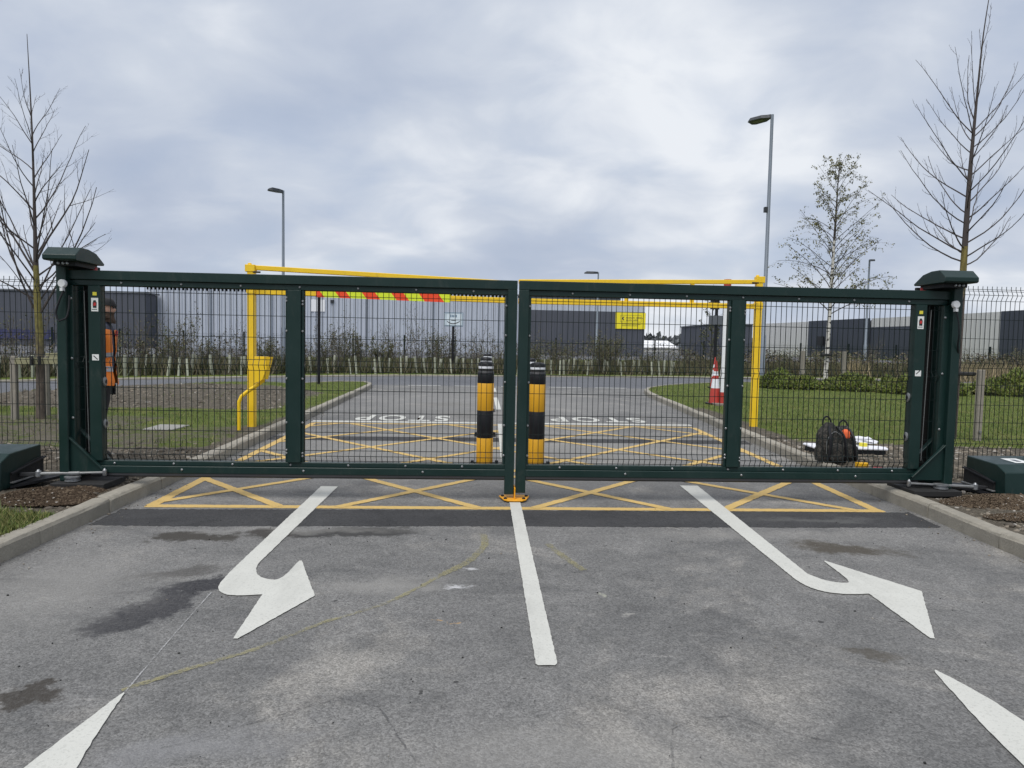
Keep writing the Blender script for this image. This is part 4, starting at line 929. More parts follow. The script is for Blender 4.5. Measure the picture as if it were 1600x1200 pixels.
for z0, z1, m in ((0.16, 0.42, 'cone_red'), (0.4205, 2.78, 'white_plastic'), (2.7805, 3.06, 'cone_red')):
    b = MB(); b.tube([(5.83, 15.8, z0), (5.83, 15.8, z1)], 0.085, 12); b.build('pole_section', m, wp, smooth=True)
b = MB(); b.box(5.59, 6.07, 15.58, 16.02, 0.10, 0.16); b.build('foot', 'stone', wp, bevel=0.012)

# ------------------------------------------------------------------ bags and tools on the soil
def superbag(name, loc, w_, d_, h_, yaw, lean, label, open_lining=False):
    root = thing(name, label, 'backpack', loc)
    def T(p):   # local (x across, y depth, z up) -> world offset
        x, y, z = p; y += lean*z
        return Vector((loc[0]+x*math.cos(yaw)-y*math.sin(yaw), loc[1]+x*math.sin(yaw)+y*math.cos(yaw), loc[2]+z))
    def blob(nm, cx, cy, z0, z1, hw, hd, m, par, e=3.0, top=0.55, n=18, lv=9, dent=0.03):
        vs = []; fs = []
        for i in range(lv+1):
            t = i/lv; z = z0+(z1-z0)*t; k = (1-max(0, (t-top)/(1-top))**2.2*0.72) * (0.86+0.14*min(1, t/0.12))
            for j in range(n):
                a = 2*math.pi*j/n; c, s_ = math.cos(a), math.sin(a)
                q = (abs(c)**e+abs(s_)**e)**(-1/e)
                nz = 1+dent*mnoise.noise(Vector((c*2+cx*9, s_*2, z*14)))*2
                vs.append(T((cx+c*q*hw*k*nz, cy+s_*q*hd*k*nz, z)))
        for i in range(lv):
            for j in range(n): a = i*n+j; c = i*n+(j+1) % n; fs.append((a, c, c+n, a+n))
        fs += [tuple(range(n-1, -1, -1)), tuple(range(lv*n, (lv+1)*n))]
        b = MB(); b.add(vs, fs); return b.build(nm, m, par, smooth=True)
    body = blob('body', 0, 0, 0, h_, w_/2, d_/2, 'camo_pack', root)
    blob('front_pocket', 0, -d_*0.52, h_*0.10, h_*0.52, w_*0.36, d_*0.20, 'camo_pack', root, top=0.7)
    for sx in (-1, 1): blob('side_pocket', sx*w_*0.50, -d_*0.02, h_*0.05, h_*0.45, w_*0.10, d_*0.30, 'camo_pack', root)
    def strap(nm, pts, r_, m='black_plastic'):
        b = MB(); b.tube(catmull([T(p) for p in pts], 0.02), r_, 6); b.build(nm, m, root, smooth=True)
    strap('handle', [(-w_*.20, d_*.18, h_*.93), (-w_*.15, d_*.2, h_*1.08), (0, d_*.2, h_*1.15), (w_*.15, d_*.2, h_*1.08), (w_*.20, d_*.18, h_*.93)], 0.011)
    for sx in (-1, 1):
        strap('shoulder_strap', [(sx*w_*.18, -d_*.30, h_*.92), (sx*w_*.30, -d_*.66, h_*.70), (sx*w_*.34, -d_*.72, h_*.40), (sx*w_*.40, -d_*.60, h_*.12), (sx*w_*.42, -d_*.45, h_*.03)], 0.016)
    strap('zip_line', [(-w_*.40, -d_*.50, h_*.25), (-w_*.36, -d_*.53, h_*.60), (0, -d_*.50, h_*.80), (w_*.36, -d_*.53, h_*.60), (w_*.40, -d_*.50, h_*.25)], 0.005, 'dull_steel')
    if open_lining: blob('lining', 0.0, -d_*0.40, h_*0.66, h_*0.92, w_*0.20, d_*0.16, 'orange_cloth', root, dent=0.12)
    return root
superbag('backpack', (4.24, 7.90, 0.115), 0.29, 0.23, 0.47, R(6), 0.10, 'dark camouflage backpack standing left of the one with the orange lining')
superbag('backpack', (4.53, 8.12, 0.115), 0.26, 0.22, 0.41, R(-16), 0.12, 'dark camouflage backpack, open with an orange lining showing', True)
def slab_thing(name, label, cat, poly, z0, z1, m, parts=()):
    cx = sum(p[0] for p in poly)/len(poly); cy = sum(p[1] for p in poly)/len(poly)
    b = MB(); b.prism(poly, 'z', z0, z1); o = b.build(name, m, None, origin=(cx, cy, z0), bevel=0.006); return tag(o, label, cat)
slab_thing('manhole_cover', 'pale square manhole cover set in the left verge', 'manhole cover', [(-4.80, 10.05), (-4.38, 10.08), (-4.36, 10.62), (-4.82, 10.66)], 0.06, 0.125, 'slab')
bb = thing('tool_box', 'low white topped box with a dark body lying behind the backpacks', 'box', (4.85, 8.75, 0.11))
b = MB(); b.prism([(4.42, 8.64), (5.32, 8.52), (5.33, 8.72), (4.44, 8.94)], 'z', 0.09, 0.165); b.build('body', 'black_plastic', bb, bevel=0.01)
b = MB(); vs = []
b.prism([(4.40, 8.62), (5.34, 8.50), (5.38, 8.62), (5.34, 8.74), (4.42, 8.96)], 'z', 0.1655, 0.20); b.build('lid', 'rag_white', bb, bevel=0.012)
b = MB(); b.lathe([(0.05, 0), (0.05, 0.04), (0.04, 0.045)], c=(5.10, 8.68, 0.2005), n=14); rt = b.build('tape_roll', 'sticker_yellow', None, origin=(5.10, 8.68, 0.2)); tag(rt, 'small dark yellow roll lying on the white lid', 'tape roll')
bm = bmesh.new(); bmesh.ops.create_icosphere(bm, subdivisions=3, radius=1)
for v in bm.verts:
    k = 1+0.45*mnoise.noise(v.co*2.1)+0.2*mnoise.noise(v.co*6); v.co = Vector((v.co.x*0.21*k, v.co.y*0.10*k, max(-0.02, v.co.z*0.075*k)))
me = bpy.data.meshes.new('white_bag'); bm.to_mesh(me); bm.free(); me.materials.append(M['rag_white'])
o = bpy.data.objects.new('white_bag', me); col.objects.link(o); o.location = (5.62, 9.62, 0.13); o.rotation_euler = (0, 0.06, R(-14)); tag(o, 'crumpled white plastic bag on the soil behind the backpacks', 'plastic bag')
yb = thing('spirit_tool', 'small yellow hand tool box on the soil right of the backpacks', 'tool', (4.40, 7.48, 0.115))
b = MB(); b.box(4.335, 4.445, 7.43, 7.53, 0.105, 0.19); b.build('case', 'tool_yellow', yb, bevel=0.008)
b = MB(); b.box(4.352, 4.428, 7.425, 7.4295, 0.115, 0.135); b.build('label_plate', 'black_plastic', yb)
b = MB(); b.tube(catmull([(4.355, 7.48, 0.188), (4.36, 7.48, 0.22), (4.42, 7.48, 0.22), (4.425, 7.48, 0.188)], 0.02), 0.006, 6); b.build('handle', 'black_plastic', yb)
rd_ = thing('pliers', 'red handled pliers lying on the soil beside the yellow tool box', 'pliers', (4.58, 7.5, 0.12))
for s_ in (-1, 1):
    b = MB(); b.tube(catmull([(4.50, 7.47, 0.125), (4.56, 7.48+s_*.012, 0.13), (4.66, 7.50+s_*.03, 0.125)], 0.02), 0.008, 6); b.build('handle', 'sticker_red', rd_, smooth=True)
b = MB(); b.prism([(4.45, 7.455), (4.50, 7.445), (4.50, 7.49), (4.45, 7.475)], 'z', 0.118, 0.132); b.build('jaw', 'steel', rd_)

# ------------------------------------------------------------------ trees
def limb(b, p, d, L, r0, rng_, depth, up=0.25, curl=0.15, twigs=6, r1=None, n=5, seg=7, tipfun=None, spread=0.9, ratio=0.45):
    """a tapering wandering limb with side twigs"""
    p = Vector(p); d = Vector(d).normalized(); pts = [p.copy()]; dirs = [d.copy()]
    for i in range(seg):
        d = (d + Vector((0, 0, up/seg)) + Vector([rng_.uniform(-1, 1) for _ in range(3)])*curl/seg*1.6).normalized(); p = p + d*(L/seg); pts.append(p.copy()); dirs.append(d.copy())
    r1 = r0*0.25 if r1 is None else r1
    b.tube(pts, [r0+(r1-r0)*(i/seg)**0.8 for i in range(seg+1)], n, cap=False)
    if tipfun: tipfun(pts, dirs, depth)
    if depth <= 0: return
    for k in range(twigs):
        t = 0.22+0.74*(k+rng_.random()*0.8)/twigs; i = min(seg-1, int(t*seg)); q = pts[i].lerp(pts[i+1], t*seg-i); dd = dirs[i]
        ax = Vector([rng_.uniform(-1, 1) for _ in range(3)]); ax = (ax - dd*ax.dot(dd)).normalized()
        nd = (dd + ax*spread*rng_.uniform(0.55, 1.1)).normalized()
        rr = (r0+(r1-r0)*t**0.8)
        limb(b, q, nd, L*ratio*(1-0.45*t)*rng_.uniform(0.6, 1.2), max(rr*0.55, 0.0022), rng_, depth-1, up, curl, max(2, twigs-2), None, max(3, n-1), max(3, seg-2), tipfun, spread, ratio)

def bare_tree(path, radii, limbs, seed, label, bark, twig, twigs=5, depth=2, spread=0.8, ratio=0.42, up=0.25, bark_split=0.42):
    rr = random.Random(seed); t = thing('bare_tree', label, 'tree', path[0])
    P = catmull(path, 0.2); n = len(P)
    zs = [p[2] for p in path]
    rad = [float(np.interp(p.z, zs, radii)) for p in P]
    ks = next((i for i, p in enumerate(P) if p.z > path[0][2] + bark_split*(path[-1][2]-path[0][2])), n-1)
    b = MB(); b.tube(P[:ks+1], rad[:ks+1], 12); tr = b.build('trunk', bark, t, smooth=True, fix=False)
    b = MB(); b.tube(P[ks:], rad[ks:], 8, cap=False)
    for (z, az, el, L, r0) in limbs:
        q = min(P, key=lambda p: abs(p.z-z)); d = Vector((math.cos(R(az))*math.cos(R(el)), math.sin(R(az))*math.cos(R(el)), math.sin(R(el))))
        limb(b, (q.x, q.y, z), d, L, r0, rr, depth, up, 0.55, twigs, None, 6, 9, None, spread, ratio)
    b.build('crown', twig, t, smooth=True, fix=False)
    return t
rr = random.Random(3)
# right tree: limbs sweep out and curve up, longest at the foot of the crown
lim = []
for i in range(27):
    z = 2.80+ (i/26)**1.1*2.05; k = (z-2.80)/2.05
    lim.append((z, (i*137.5+20) % 360, 14+22*k+rr.uniform(-9, 12), (1.80-0.50*k)*rr.uniform(0.6, 1.08), 0.0135-0.005*k))
lim += [(3.0, 172, 22, 1.75, .014), (4.80, 178, 40, 1.45, .010), (4.75, 8, 36, 1.5, .010), (5.0, 120, 72, 1.1, .010), (5.2, 300, 76, 1.0, .009), (5.1, 190, 80, 1.2, .008), (5.6, 20, 78, .8, .007), (6.1, 20, 66, .75, .006)]
bare_tree([(7.47, 10.3, 0.05), (7.50, 10.3, 1.6), (7.51, 10.3, 2.9), (7.53, 10.3, 4.3), (7.56, 10.28, 5.5), (7.60, 10.28, 6.3), (7.69, 10.28, 7.15)], [0.070, 0.052, 0.046, 0.030, 0.015, 0.009, 0.004],
    lim, 5, 'tall bare tree strapped to a stake behind the right fence, bark mossy at its fork', 'bark_right', 'twig', twigs=7, depth=2, spread=0.6, ratio=0.22, up=0.70, bark_split=0.42)
# left tree: steep forked limbs
lim = []
for i in range(26):
    z = 1.95+(i/25)**1.2*2.9; k = (z-1.95)/2.9
    lim.append((z, (i*137.5+65) % 360, 46+10*k+rr.uniform(-14, 14), (2.15-1.35*k)*rr.uniform(0.6, 1.15), 0.016-0.009*k))
lim += [(1.75, 8, 62, 2.3, .022), (1.75, 188, 64, 2.2, .020), (2.2, 350, 38, 1.5, .016), (2.4, 180, 62, 2.3, .02), (2.6, 20, 66, 2.0, .02), (2.0, 200, 25, 1.6, .014)]
bare_tree([(-6.98, 11.3, 0.05), (-6.97, 11.3, 1.2), (-7.0, 11.3, 2.1), (-7.01, 11.3, 3.0), (-7.015, 11.3, 3.9), (-7.03, 11.3, 4.9), (-7.07, 11.3, 6.12)], [0.075, 0.058, 0.048, 0.028, 0.018, 0.011, 0.004],
    lim, 11, 'bare many-branched tree behind the left motor box, tied to a timber frame', 'bark_moss', 'twig', twigs=5, depth=2, spread=0.75, ratio=0.40, up=0.30, bark_split=0.40)
lim = [(1.3+0.085*i, (i*137.5) % 360, 35+rr.uniform(-18, 22), rr.uniform(0.9, 1.7), 0.016) for i in range(24)]
bare_tree([(-8.95, 11.5, 0.05), (-8.93, 11.5, 1.2), (-8.95, 11.5, 2.2), (-9.0, 11.5, 3.6)], [0.07, 0.055, 0.035, 0.006], lim, 17, 'bare tree at the left edge, only its branch ends in view', 'bark_moss', 'twig', twigs=5, depth=2, ratio=0.42)
# timber stakes
def stake(x, y, h, w_, label, name='tree_stake', m='timber'):
    t = thing(name, label, 'tree stake', (x, y, 0.08)); b = MB(); b.box(x-w_/2, x+w_/2, y-w_/2, y+w_/2, 0.02, h); b.build('post', m, t, bevel=0.006); return t
s1 = stake(7.70, 10.05, 1.20, 0.085, 'weathered square stake beside the right bare tree')
b = MB(); b.tube(catmull([(7.62, 10.10, 1.13), (7.50, 10.19, 1.13), (7.42, 10.27, 1.13), (7.46, 10.37, 1.13), (7.58, 10.33, 1.13), (7.68, 10.14, 1.13)], 0.03), 0.030, 6); b.build('tie', 'tie', s1)
b = MB(); b.lathe([(.02, 0), (.02, .02)], c=(0, 0, 0), n=8); k = b.build('bolt', 'steel', None); k.parent = s1; k.location = (-0.0, -0.044, 0.17); k.rotation_euler = (R(90), 0, 0)
fr = thing('stake_frame', 'timber stake frame with a cross rail round the left bare tree', 'stake frame', (-6.95, 11.3, 0.08))
for (x, y) in ((-7.30, 11.18), (-6.62, 11.24), (-6.80, 11.75), (-7.2, 11.8)):
    b = MB(); b.box(x-.042, x+.042, y-.042, y+.042, 0.02, 1.08+random.uniform(0, .04)); b.build('post', 'timber', fr, bevel=0.006)
for (p_, q_) in (((-7.25, 11.13, 1.03), (-6.55, 11.19, 1.05)), ((-7.22, 11.86, 1.10), (-6.74, 11.81, 1.12))):
    b = MB(); b.bar(p_, q_, 0.035, 0.10); b.build('rail', 'timber_green', fr, bevel=0.004)
b = MB(); b.tube([(-6.98, 11.10, 0.97), (-6.98, 11.10, 1.12)], 0.03, 6); b.tube([(-6.86, 11.10, 0.98), (-6.86, 11.10, 1.12)], 0.025, 6); b.build('tie', 'tie', fr)

# leaf cards scattered on twigs
def leaf_mesh(name, P, size, mats, seed=0, up_bias=0.3, aspect=0.6):
    """P (n,3): one little pointed leaf (two triangles) at each point"""
    g_ = np.random.default_rng(seed); n = len(P); a = g_.normal(size=(n, 3)); a[:, 2] -= up_bias; a /= np.linalg.norm(a, axis=1)[:, None]
    c = np.cross(a, g_.normal(size=(n, 3))); c /= np.linalg.norm(c, axis=1)[:, None]; s_ = size*g_.uniform(0.6, 1.35, n)[:, None]
    P = np.asarray(P); w_ = s_*aspect/2
    V = np.stack([P, P+a*s_*0.5+c*w_, P+a*s_, P+a*s_*0.5-c*w_], 1).reshape(-1, 3); F = np.arange(4*n).reshape(n, 4)
    return np_mesh(name, V, F, mats, g_.integers(0, len(mats), n))
def link(name, me, parent=None, loc=(0, 0, 0), **k):
    o = bpy.data.objects.new(name, me); col.objects.link(o); o.location = loc
    if parent: o.parent = parent
    return tag(o, **k)
def leafy_tree(loc, H, trunk_r, limbs, seed, label, bark, leafmats, leafsize, nleaf, droop=True, name='birch_tree', lean=0.0, z_first=2.0):
    rr = random.Random(seed); t = thing(name, label, 'tree', loc)
    P = catmull([(0, 0, 0), (lean*.3, 0, H*.3), (lean*.7, 0.02, H*.65), (lean, 0, H)], 0.25); zs = [p.z for p in P]
    b = MB(); k = next(i for i, p in enumerate(P) if p.z > H*0.62); b.tube(P[:k+1], [trunk_r*(1-0.62*p.z/H/0.62*0.62) for p in P[:k+1]], 10)
    tr = link('trunk', b.mesh('trunk', bark, smooth=True, fix=False), t)
    b = MB(); b.tube(P[k:], [trunk_r*0.60*(1-(p.z/H-0.62)/0.38)+0.006 for p in P[k:]], 6, cap=False)
    leaves = []
    def tip(pts, dirs, depth):
        for i in range(1, len(pts)):
            for q in range(3 if depth == 0 else 1):
                leaves.append(pts[i].lerp(pts[i-1], rr.random()) + Vector([rr.uniform(-1, 1)*0.05 for _ in range(3)]))
    for (z, az, el, L, r0) in limbs:
        q = min(P, key=lambda p: abs(p.z-z)); d = Vector((math.cos(R(az))*math.cos(R(el)), math.sin(R(az))*math.cos(R(el)), math.sin(R(el))))
        limb(b, (q.x, q.y, z), d, L, r0, rr, 2, -0.45 if droop else 0.2, 0.5, 6, None, 5, 8, tip, 0.8, 0.42)
    link('branches', b.mesh('branches', 'twig', smooth=True, fix=False), t)
    rr.shuffle(leaves); L_ = [p for p in leaves if p.z < H*0.5 or rr.random() < 0.5][:nleaf]
    link('crown', leaf_mesh('crown', np.array([tuple(p) for p in L_]), leafsize, leafmats, seed, 0.8), t, kind='stuff')
    return t
rr = random.Random(21); lim = []
for i in range(52):
    z = 2.75+(i/51)*5.3; k = (z-2.75)/5.3
    lim.append((z, (i*137.5) % 360, 42+16*k+rr.uniform(-12, 10), (2.75-1.75*k**1.1)*rr.uniform(0.7, 1.12), 0.022-0.012*k))
leafy_tree((13.2, 25.2, 0.05), 8.5, 0.082, lim, 4, 'silver birch with a white trunk and sparse small leaves', 'birch_bark', ['birch_leaf', 'birch_leaf', 'leaf_olive', 'leaf_dark'], 0.066, 5200, lean=0.16)
stake(12.72, 26.0, 1.42, 0.11, 'pale thin stake nearest the left of the birch trunk'); stake(13.22, 27.2, 1.40, 0.09, 'shadowed thin stake between the birch trunk and the pale left one'); stake(14.35, 26.0, 1.42, 0.13, 'pale stake right of the birch trunk')
b = MB(); b.tube(catmull([(13.0, 25.15, 1.28), (13.2, 25.04, 1.28), (13.35, 25.12, 1.28), (13.2, 25.32, 1.28), (13.0, 25.2, 1.28)], 0.05), 0.05, 6); o = b.build('tree_tie', 'tie', None, origin=(13.2, 25.15, 1.28)); tag(o, 'black rubber tie strapped round the birch trunk', 'tree tie')
rr = random.Random(5); lim = []
for i in range(22):
    z = 0.9+(i/21)*3.3; k = (z-0.9)/3.3
    lim.append((z, (i*137.5) % 360, 40+rr.uniform(-12, 18), (1.2-0.7*k)*rr.uniform(0.7, 1.1), 0.014-0.006*k))
leafy_tree((12.6, 36.2, 0.05), 4.9, 0.05, lim, 9, 'thin young tree with scattered leaves behind the black sign post', 'twig_grey', ['leaf_dark', 'leaf_olive'], 0.10, 700, droop=False, name='young_tree')

# low evergreen shrubs on the right lawn
def low_shrub(cx, cy, rx, ry, h, seed, label):
    g_ = np.random.default_rng(seed); t = thing('low_shrub', label, 'shrub', (cx, cy, 0.1)); n = int(7500*rx*ry+3000)
    u = g_.uniform(0, 2*np.pi, n); rad = np.sqrt(g_.uniform(0, 1, n)); x = np.cos(u)*rad; y = np.sin(u)*rad
    lump = np.array([mnoise.noise(Vector((a*rx*1.6, b_*ry*1.6, seed))) for a, b_ in zip(x, y)])
    top = h*np.sqrt(np.clip(1-rad**2.6, 0.02, 1))*(0.80+0.85*lump); lay = g_.beta(4.0, 1.0, n); z = top*lay
    P = np.stack([x*rx, y*ry, z], 1)
    link('foliage', leaf_mesh('foliage', P, 0.105, ['shrub_leaf', 'shrub_leaf', 'grass_b', 'leaf_dark'], seed, -0.9, 0.30), t, kind='stuff')
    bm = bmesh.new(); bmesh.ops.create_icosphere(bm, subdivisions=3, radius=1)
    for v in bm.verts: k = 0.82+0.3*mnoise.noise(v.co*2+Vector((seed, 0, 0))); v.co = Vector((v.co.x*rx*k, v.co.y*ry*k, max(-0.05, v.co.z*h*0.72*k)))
    me = bpy.data.meshes.new('dark_core'); bm.to_mesh(me); bm.free(); me.materials.append(M['shrub_core']); link('dark_core', me, t)  # solid dark lump filling the foliage, keeps the shrub's base dark
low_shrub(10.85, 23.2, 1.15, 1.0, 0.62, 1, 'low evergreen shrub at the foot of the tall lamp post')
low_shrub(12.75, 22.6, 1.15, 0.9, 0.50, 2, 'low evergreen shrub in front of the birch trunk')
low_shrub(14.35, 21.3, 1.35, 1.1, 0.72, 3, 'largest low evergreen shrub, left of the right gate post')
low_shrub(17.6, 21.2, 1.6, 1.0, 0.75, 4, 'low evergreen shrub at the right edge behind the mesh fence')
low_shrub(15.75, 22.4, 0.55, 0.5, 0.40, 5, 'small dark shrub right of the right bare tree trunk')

# ------------------------------------------------------------------ hedge line beyond the road
feL = resample(fe, 0.35)
hl = [p for p in feL if -27 < p.x < 60]
def along(i, d):
    p = hl[i]; t = (hl[min(i+1, len(hl)-1)]-hl[max(i-1, 0)]).normalized(); return p.x - t.y*d, p.y + t.x*d
# tree guards
gm = []
for k in range(3):
    b = MB(); b.tube([(0, 0, -0.05), (0.006, 0, 0.4), (0, 0, 0.72)], 0.055, 8); gm.append(b.mesh('tree_guard', 'tube_guard', smooth=True))
rr = random.Random(8); ng = 0
for i in range(len(hl)):
    x, y = along(i, rr.uniform(1.3, 2.6))
    if -19 < x < 10.5 and rr.random() < 0.92 and ng < 160:
        o = inst('tree_guard', rr.choice(gm), (x, y, 0.06), None, (rr.uniform(-.10, .10), rr.uniform(-.12, .12), rr.uniform(0, 6)), (rr.uniform(.6, 1.15),)*2 + (rr.uniform(.85, 1.08),))
        tag(o, 'pale plastic tree guard tube in the planted strip beyond the road', 'tree guard', 'tree guards along the far side of the road'); ng += 1
# saplings: a few kinds, copied
def sapling_meshes(seed, H, n_st, leafy):
    rr = random.Random(seed); b = MB(); lv = []
    def tip(pts, dirs, depth):
        for i in range(1, len(pts)):
            if rr.random() < leafy: lv.append(pts[i] + Vector([rr.uniform(-.06, .06) for _ in range(3)]))
    for k in range(n_st):
        a = rr.uniform(0, 6.28); q = rr.uniform(0, .25)
        limb(b, (q*math.cos(a), q*math.sin(a), 0), (math.cos(a)*0.32, math.sin(a)*0.32, 1), H*rr.uniform(0.55, 1.0), 0.016, rr, 2, 0.3, 0.4, 8, 0.004, 4, 7, tip, 0.75, 0.38)
    st = b.mesh('stems', 'twig_grey', fix=False)
    P = np.array([tuple(p) for p in lv]) if lv else np.zeros((1, 3))
    return st, leaf_mesh('foliage', P, 0.065, ['leaf_dark', 'leaf_olive', 'hedge_green', 'hedge_brown'], seed, 0.2, 0.6)
kinds = [sapling_meshes(100+i, H, ns, lf) for i, (H, ns, lf) in enumerate([(2.4, 9, 0.35), (2.1, 10, 0.55), (3.0, 7, 0.25), (1.7, 11, 0.8), (2.6, 9, 0.10), (1.9, 12, 0.5)])]
words = ['mid height sapling with thin leaves', 'bushy sapling with olive leaves', 'tall thin sapling with few leaves', 'short dense leafy shrub', 'nearly bare tall sapling', 'spreading leafy shrub']
spots = []
def S(px_x, Y, kind, sc): spots.append((px_x, Y, kind, sc))
rr = random.Random(12)
i = 4
while i < len(hl)-4:
    x, y = along(i, rr.uniform(2.2, 4.8))
    if x > -24:
        dens_ = 1.0
        if 7.5 < x < 12: sc = rr.uniform(0.5, 0.75)
        elif x >= 12: sc = rr.uniform(0.55, 0.85)
        else: sc = rr.uniform(0.72, 1.12)
        spots.append((x, y, rr.randrange(6), sc))
    i += rr.choice((1, 1, 2, 2)) if x < 14 else rr.choice((2, 3, 4))
for (x, y, k, sc) in spots[:190]:
    t = thing('sapling', words[k] + ' in the planted strip beyond the road', 'sapling', (x, y, 0.04), 'saplings of the planted strip, ' + words[k])
    t.rotation_euler = (0, 0, rr.uniform(0, 6.28)); t.scale = (sc, sc, sc*rr.uniform(0.85, 1.1))
    link('stems', kinds[k][0], t); link('foliage', kinds[k][1], t, kind='stuff')
# undergrowth: dead grass, brambles, dry reeds
def blades(name, P, h, wd, mats, seed, lean=0.35, fm=None):
    g_ = np.random.default_rng(seed); n = len(P); a = g_.uniform(0, 2*np.pi, n); hh = h*g_.uniform(0.5, 1.3, n)
    L = np.stack([np.cos(a), np.sin(a), np.zeros(n)], 1); ln = g_.normal(size=(n, 2))*lean
    T = P + np.stack([ln[:, 0]*hh, ln[:, 1]*hh, hh], 1); V = np.stack([P-L*wd/2, P+L*wd/2, T], 1).reshape(-1, 3)
    return np_mesh(name, V, np.arange(3*n).reshape(n, 3), mats, g_.integers(0, len(mats), n) if fm is None else fm)
g_ = np.random.default_rng(5); P = []; 
for i in range(len(hl)):
    x, y = along(i, 0)
    n = 330 if x < 14 else 420
    for k in range(n):
        d = 1.9+3.9*g_.random(); px, py = along(i, d); P.append((px+g_.normal()*.25, py+g_.normal()*.25, 0.04))
P = np.array(P)
tall = 0.42+0.5*np.array([mnoise.noise(Vector((p[0]*0.35, p[1]*0.3, 1))) for p in P[::1]])
P2 = P.copy(); keep = g_.random(len(P)) < np.clip(0.75+tall, 0.35, 1)
o = link('undergrowth', blades('undergrowth', P2[keep], 0.62, 0.045, ['hedge_brown', 'hedge_green', 'hedge_green', 'leaf_dark', 'hedge_brown'], 6, 0.35)); tag(o, 'rough dark grass and brambles under the saplings', 'undergrowth', kind='stuff')
P = []
for i in range(len(hl)):
    for k in range(190):
        px, py = along(i, 3.0+4.6*g_.random()); hh = 1.42+0.75*mnoise.noise(Vector((px*0.45, py*0.2, 4))); P.append((px, py, 0.05+hh*g_.beta(1.0, 1.35)))
o = link('brambles', leaf_mesh('brambles', np.array(P), 0.10, ['hedge_brown', 'hedge_green', 'twig', 'hedge_brown', 'leaf_dark'], 16, 0, 0.45)); tag(o, 'tangled dark brambles behind the tree guards', 'brambles', kind='stuff')
n = 6000; X = g_.uniform(23.5, 48, n); Y = 31.5+g_.uniform(0, 4, n)+(X-23)*0.12; X[:260] = 19.6+g_.normal(size=260)*.3; Y[:260] = 34.6+g_.normal(size=260)*.3
o = link('dry_reeds', blades('dry_reeds', np.stack([X, Y, np.full(n, .03)], 1), 0.95, 0.035, ['reed', 'hedge_brown', 'leaf_olive', 'hedge_brown', 'reed'], 7, 0.3)); tag(o, 'straw coloured dry reeds beyond the right lawn', 'reeds', kind='stuff')
n = 16000; X = g_.uniform(11.5, 46, n); Y = 36.0+g_.uniform(0, 3, n)+np.maximum(0, X-24)*.2
P = np.stack([X, Y, 0.05+g_.beta(1.2, 1.3, n)*1.25*(0.85+0.3*np.sin(X*1.3))], 1)
o = link('hedge', leaf_mesh('hedge', P, 0.16, ['hedge_brown', 'twig', 'hedge_brown', 'hedge_green'], 8, 0, 0.5)); tag(o, 'dark brown clipped hedge behind the tall lamp post', 'hedge', kind='stuff')
# far fence on dark posts
ff = thing('far_fence', 'dark mesh fence on thin posts behind the planted strip', 'fence', (0, 41, 0))
pm = MB().box(-.04, .04, -.04, .04, -0.05, 1.88).mesh('post', 'mesh_green')
for i in range(-9, 15):
    inst('post', pm, (-1.3+3.02*i, 41.0 if i > -3 else 41.0-0.9*(-3-i)*1.0, 0.0), ff)
b = MB()
for i in range(-9, 14):
    x0 = -1.3+3.02*i; ya = 41.0 if i > -3 else 41.0-0.9*(-3-i); yb_ = 41.0 if i+1 > -3 else 41.0-0.9*(-4-i)
    for z in (0.1, 0.5, 0.9, 1.3, 1.7): b.bar((x0, ya, z), (x0+3.02, yb_, z), 0.007, 0.007)
    for k in range(1, 30): q = k/30; b.bar((x0+3.02*q, ya+(yb_-ya)*q, 0.05), (x0+3.02*q, ya+(yb_-ya)*q, 1.8), 0.005, 0.005)
b.build('mesh_panel', 'mesh_green', ff, kind='stuff', fix=False)
bm = bmesh.new(); bmesh.ops.create_icosphere(bm, subdivisions=2, radius=0.16)
for v in bm.verts: v.co *= 1+0.25*mnoise.noise(v.co*9)
me = bpy.data.meshes.new('white_sack'); bm.to_mesh(me); bm.free(); me.materials.append(M['rag_white'])
o = link('white_sack', me, None, (-4.62, 31.2, 0.16)); tag(o, 'round white sack lying at the far roadside', 'sack')

# ------------------------------------------------------------------ buildings
def clad(P, Q, z0, z1, pitch, depth, m, parent, name='wall', nrm=None):
    """trapezoid-ribbed cladding from P to Q"""
    P, Q = Vector((P[0], P[1], 0)), Vector((Q[0], Q[1], 0)); L = (Q-P).length; d = (Q-P)/L; nv = Vector((d.y, -d.x, 0)); n = int(L/pitch); vs = []; fs = []
    for i in range(n+1):
        for (u, h) in ((0, 0), (0.45, 0), (0.58, 1), (0.87, 1)):
            t = min(L, (i+u)*pitch); p = P + d*t + nv*h*depth; vs += [(p.x, p.y, z0), (p.x, p.y, z1)]
    k = len(vs)//2
    fs = [(2*i, 2*i+2, 2*i+3, 2*i+1) for i in range(k-1)]
    b = MB(); b.add(vs, fs); return b.build(name, m, parent, fix=False)
w1 = thing('warehouse', 'long pale grey ribbed warehouse with a dark panelled end on the right', 'warehouse', (-11, 100, 0))
clad((-46.9, 100), (7.8, 100), 0, 8.55, 0.55, 0.12, 'clad_grey', w1)
clad((7.8, 99.96), (24.65, 99.96), 0, 6.52, 0.9, 0.04, 'clad_dark', w1, 'dark_wall'); clad((7.8, 100), (24.65, 100), 6.525, 8.0, 0.5, 0.06, 'clad_grey', w1)
b = MB(); b.box(24.0, 24.72, 99.80, 99.90, 0, 8.02); b.build('corner_trim', 'clad_dark', w1) if False else None
b = MB(); b.box(-46.9, 24.6, 100.2, 150, 0, 8.0); b.build('hall', 'clad_grey', w1)
b = MB(); b.prism([(100.0, 8.56), (125, 9.6), (150, 8.56), (150, 8.2), (100.0, 8.2)], 'x', -46.9, 21.0); b.build('roof', 'roof_grey', w1)
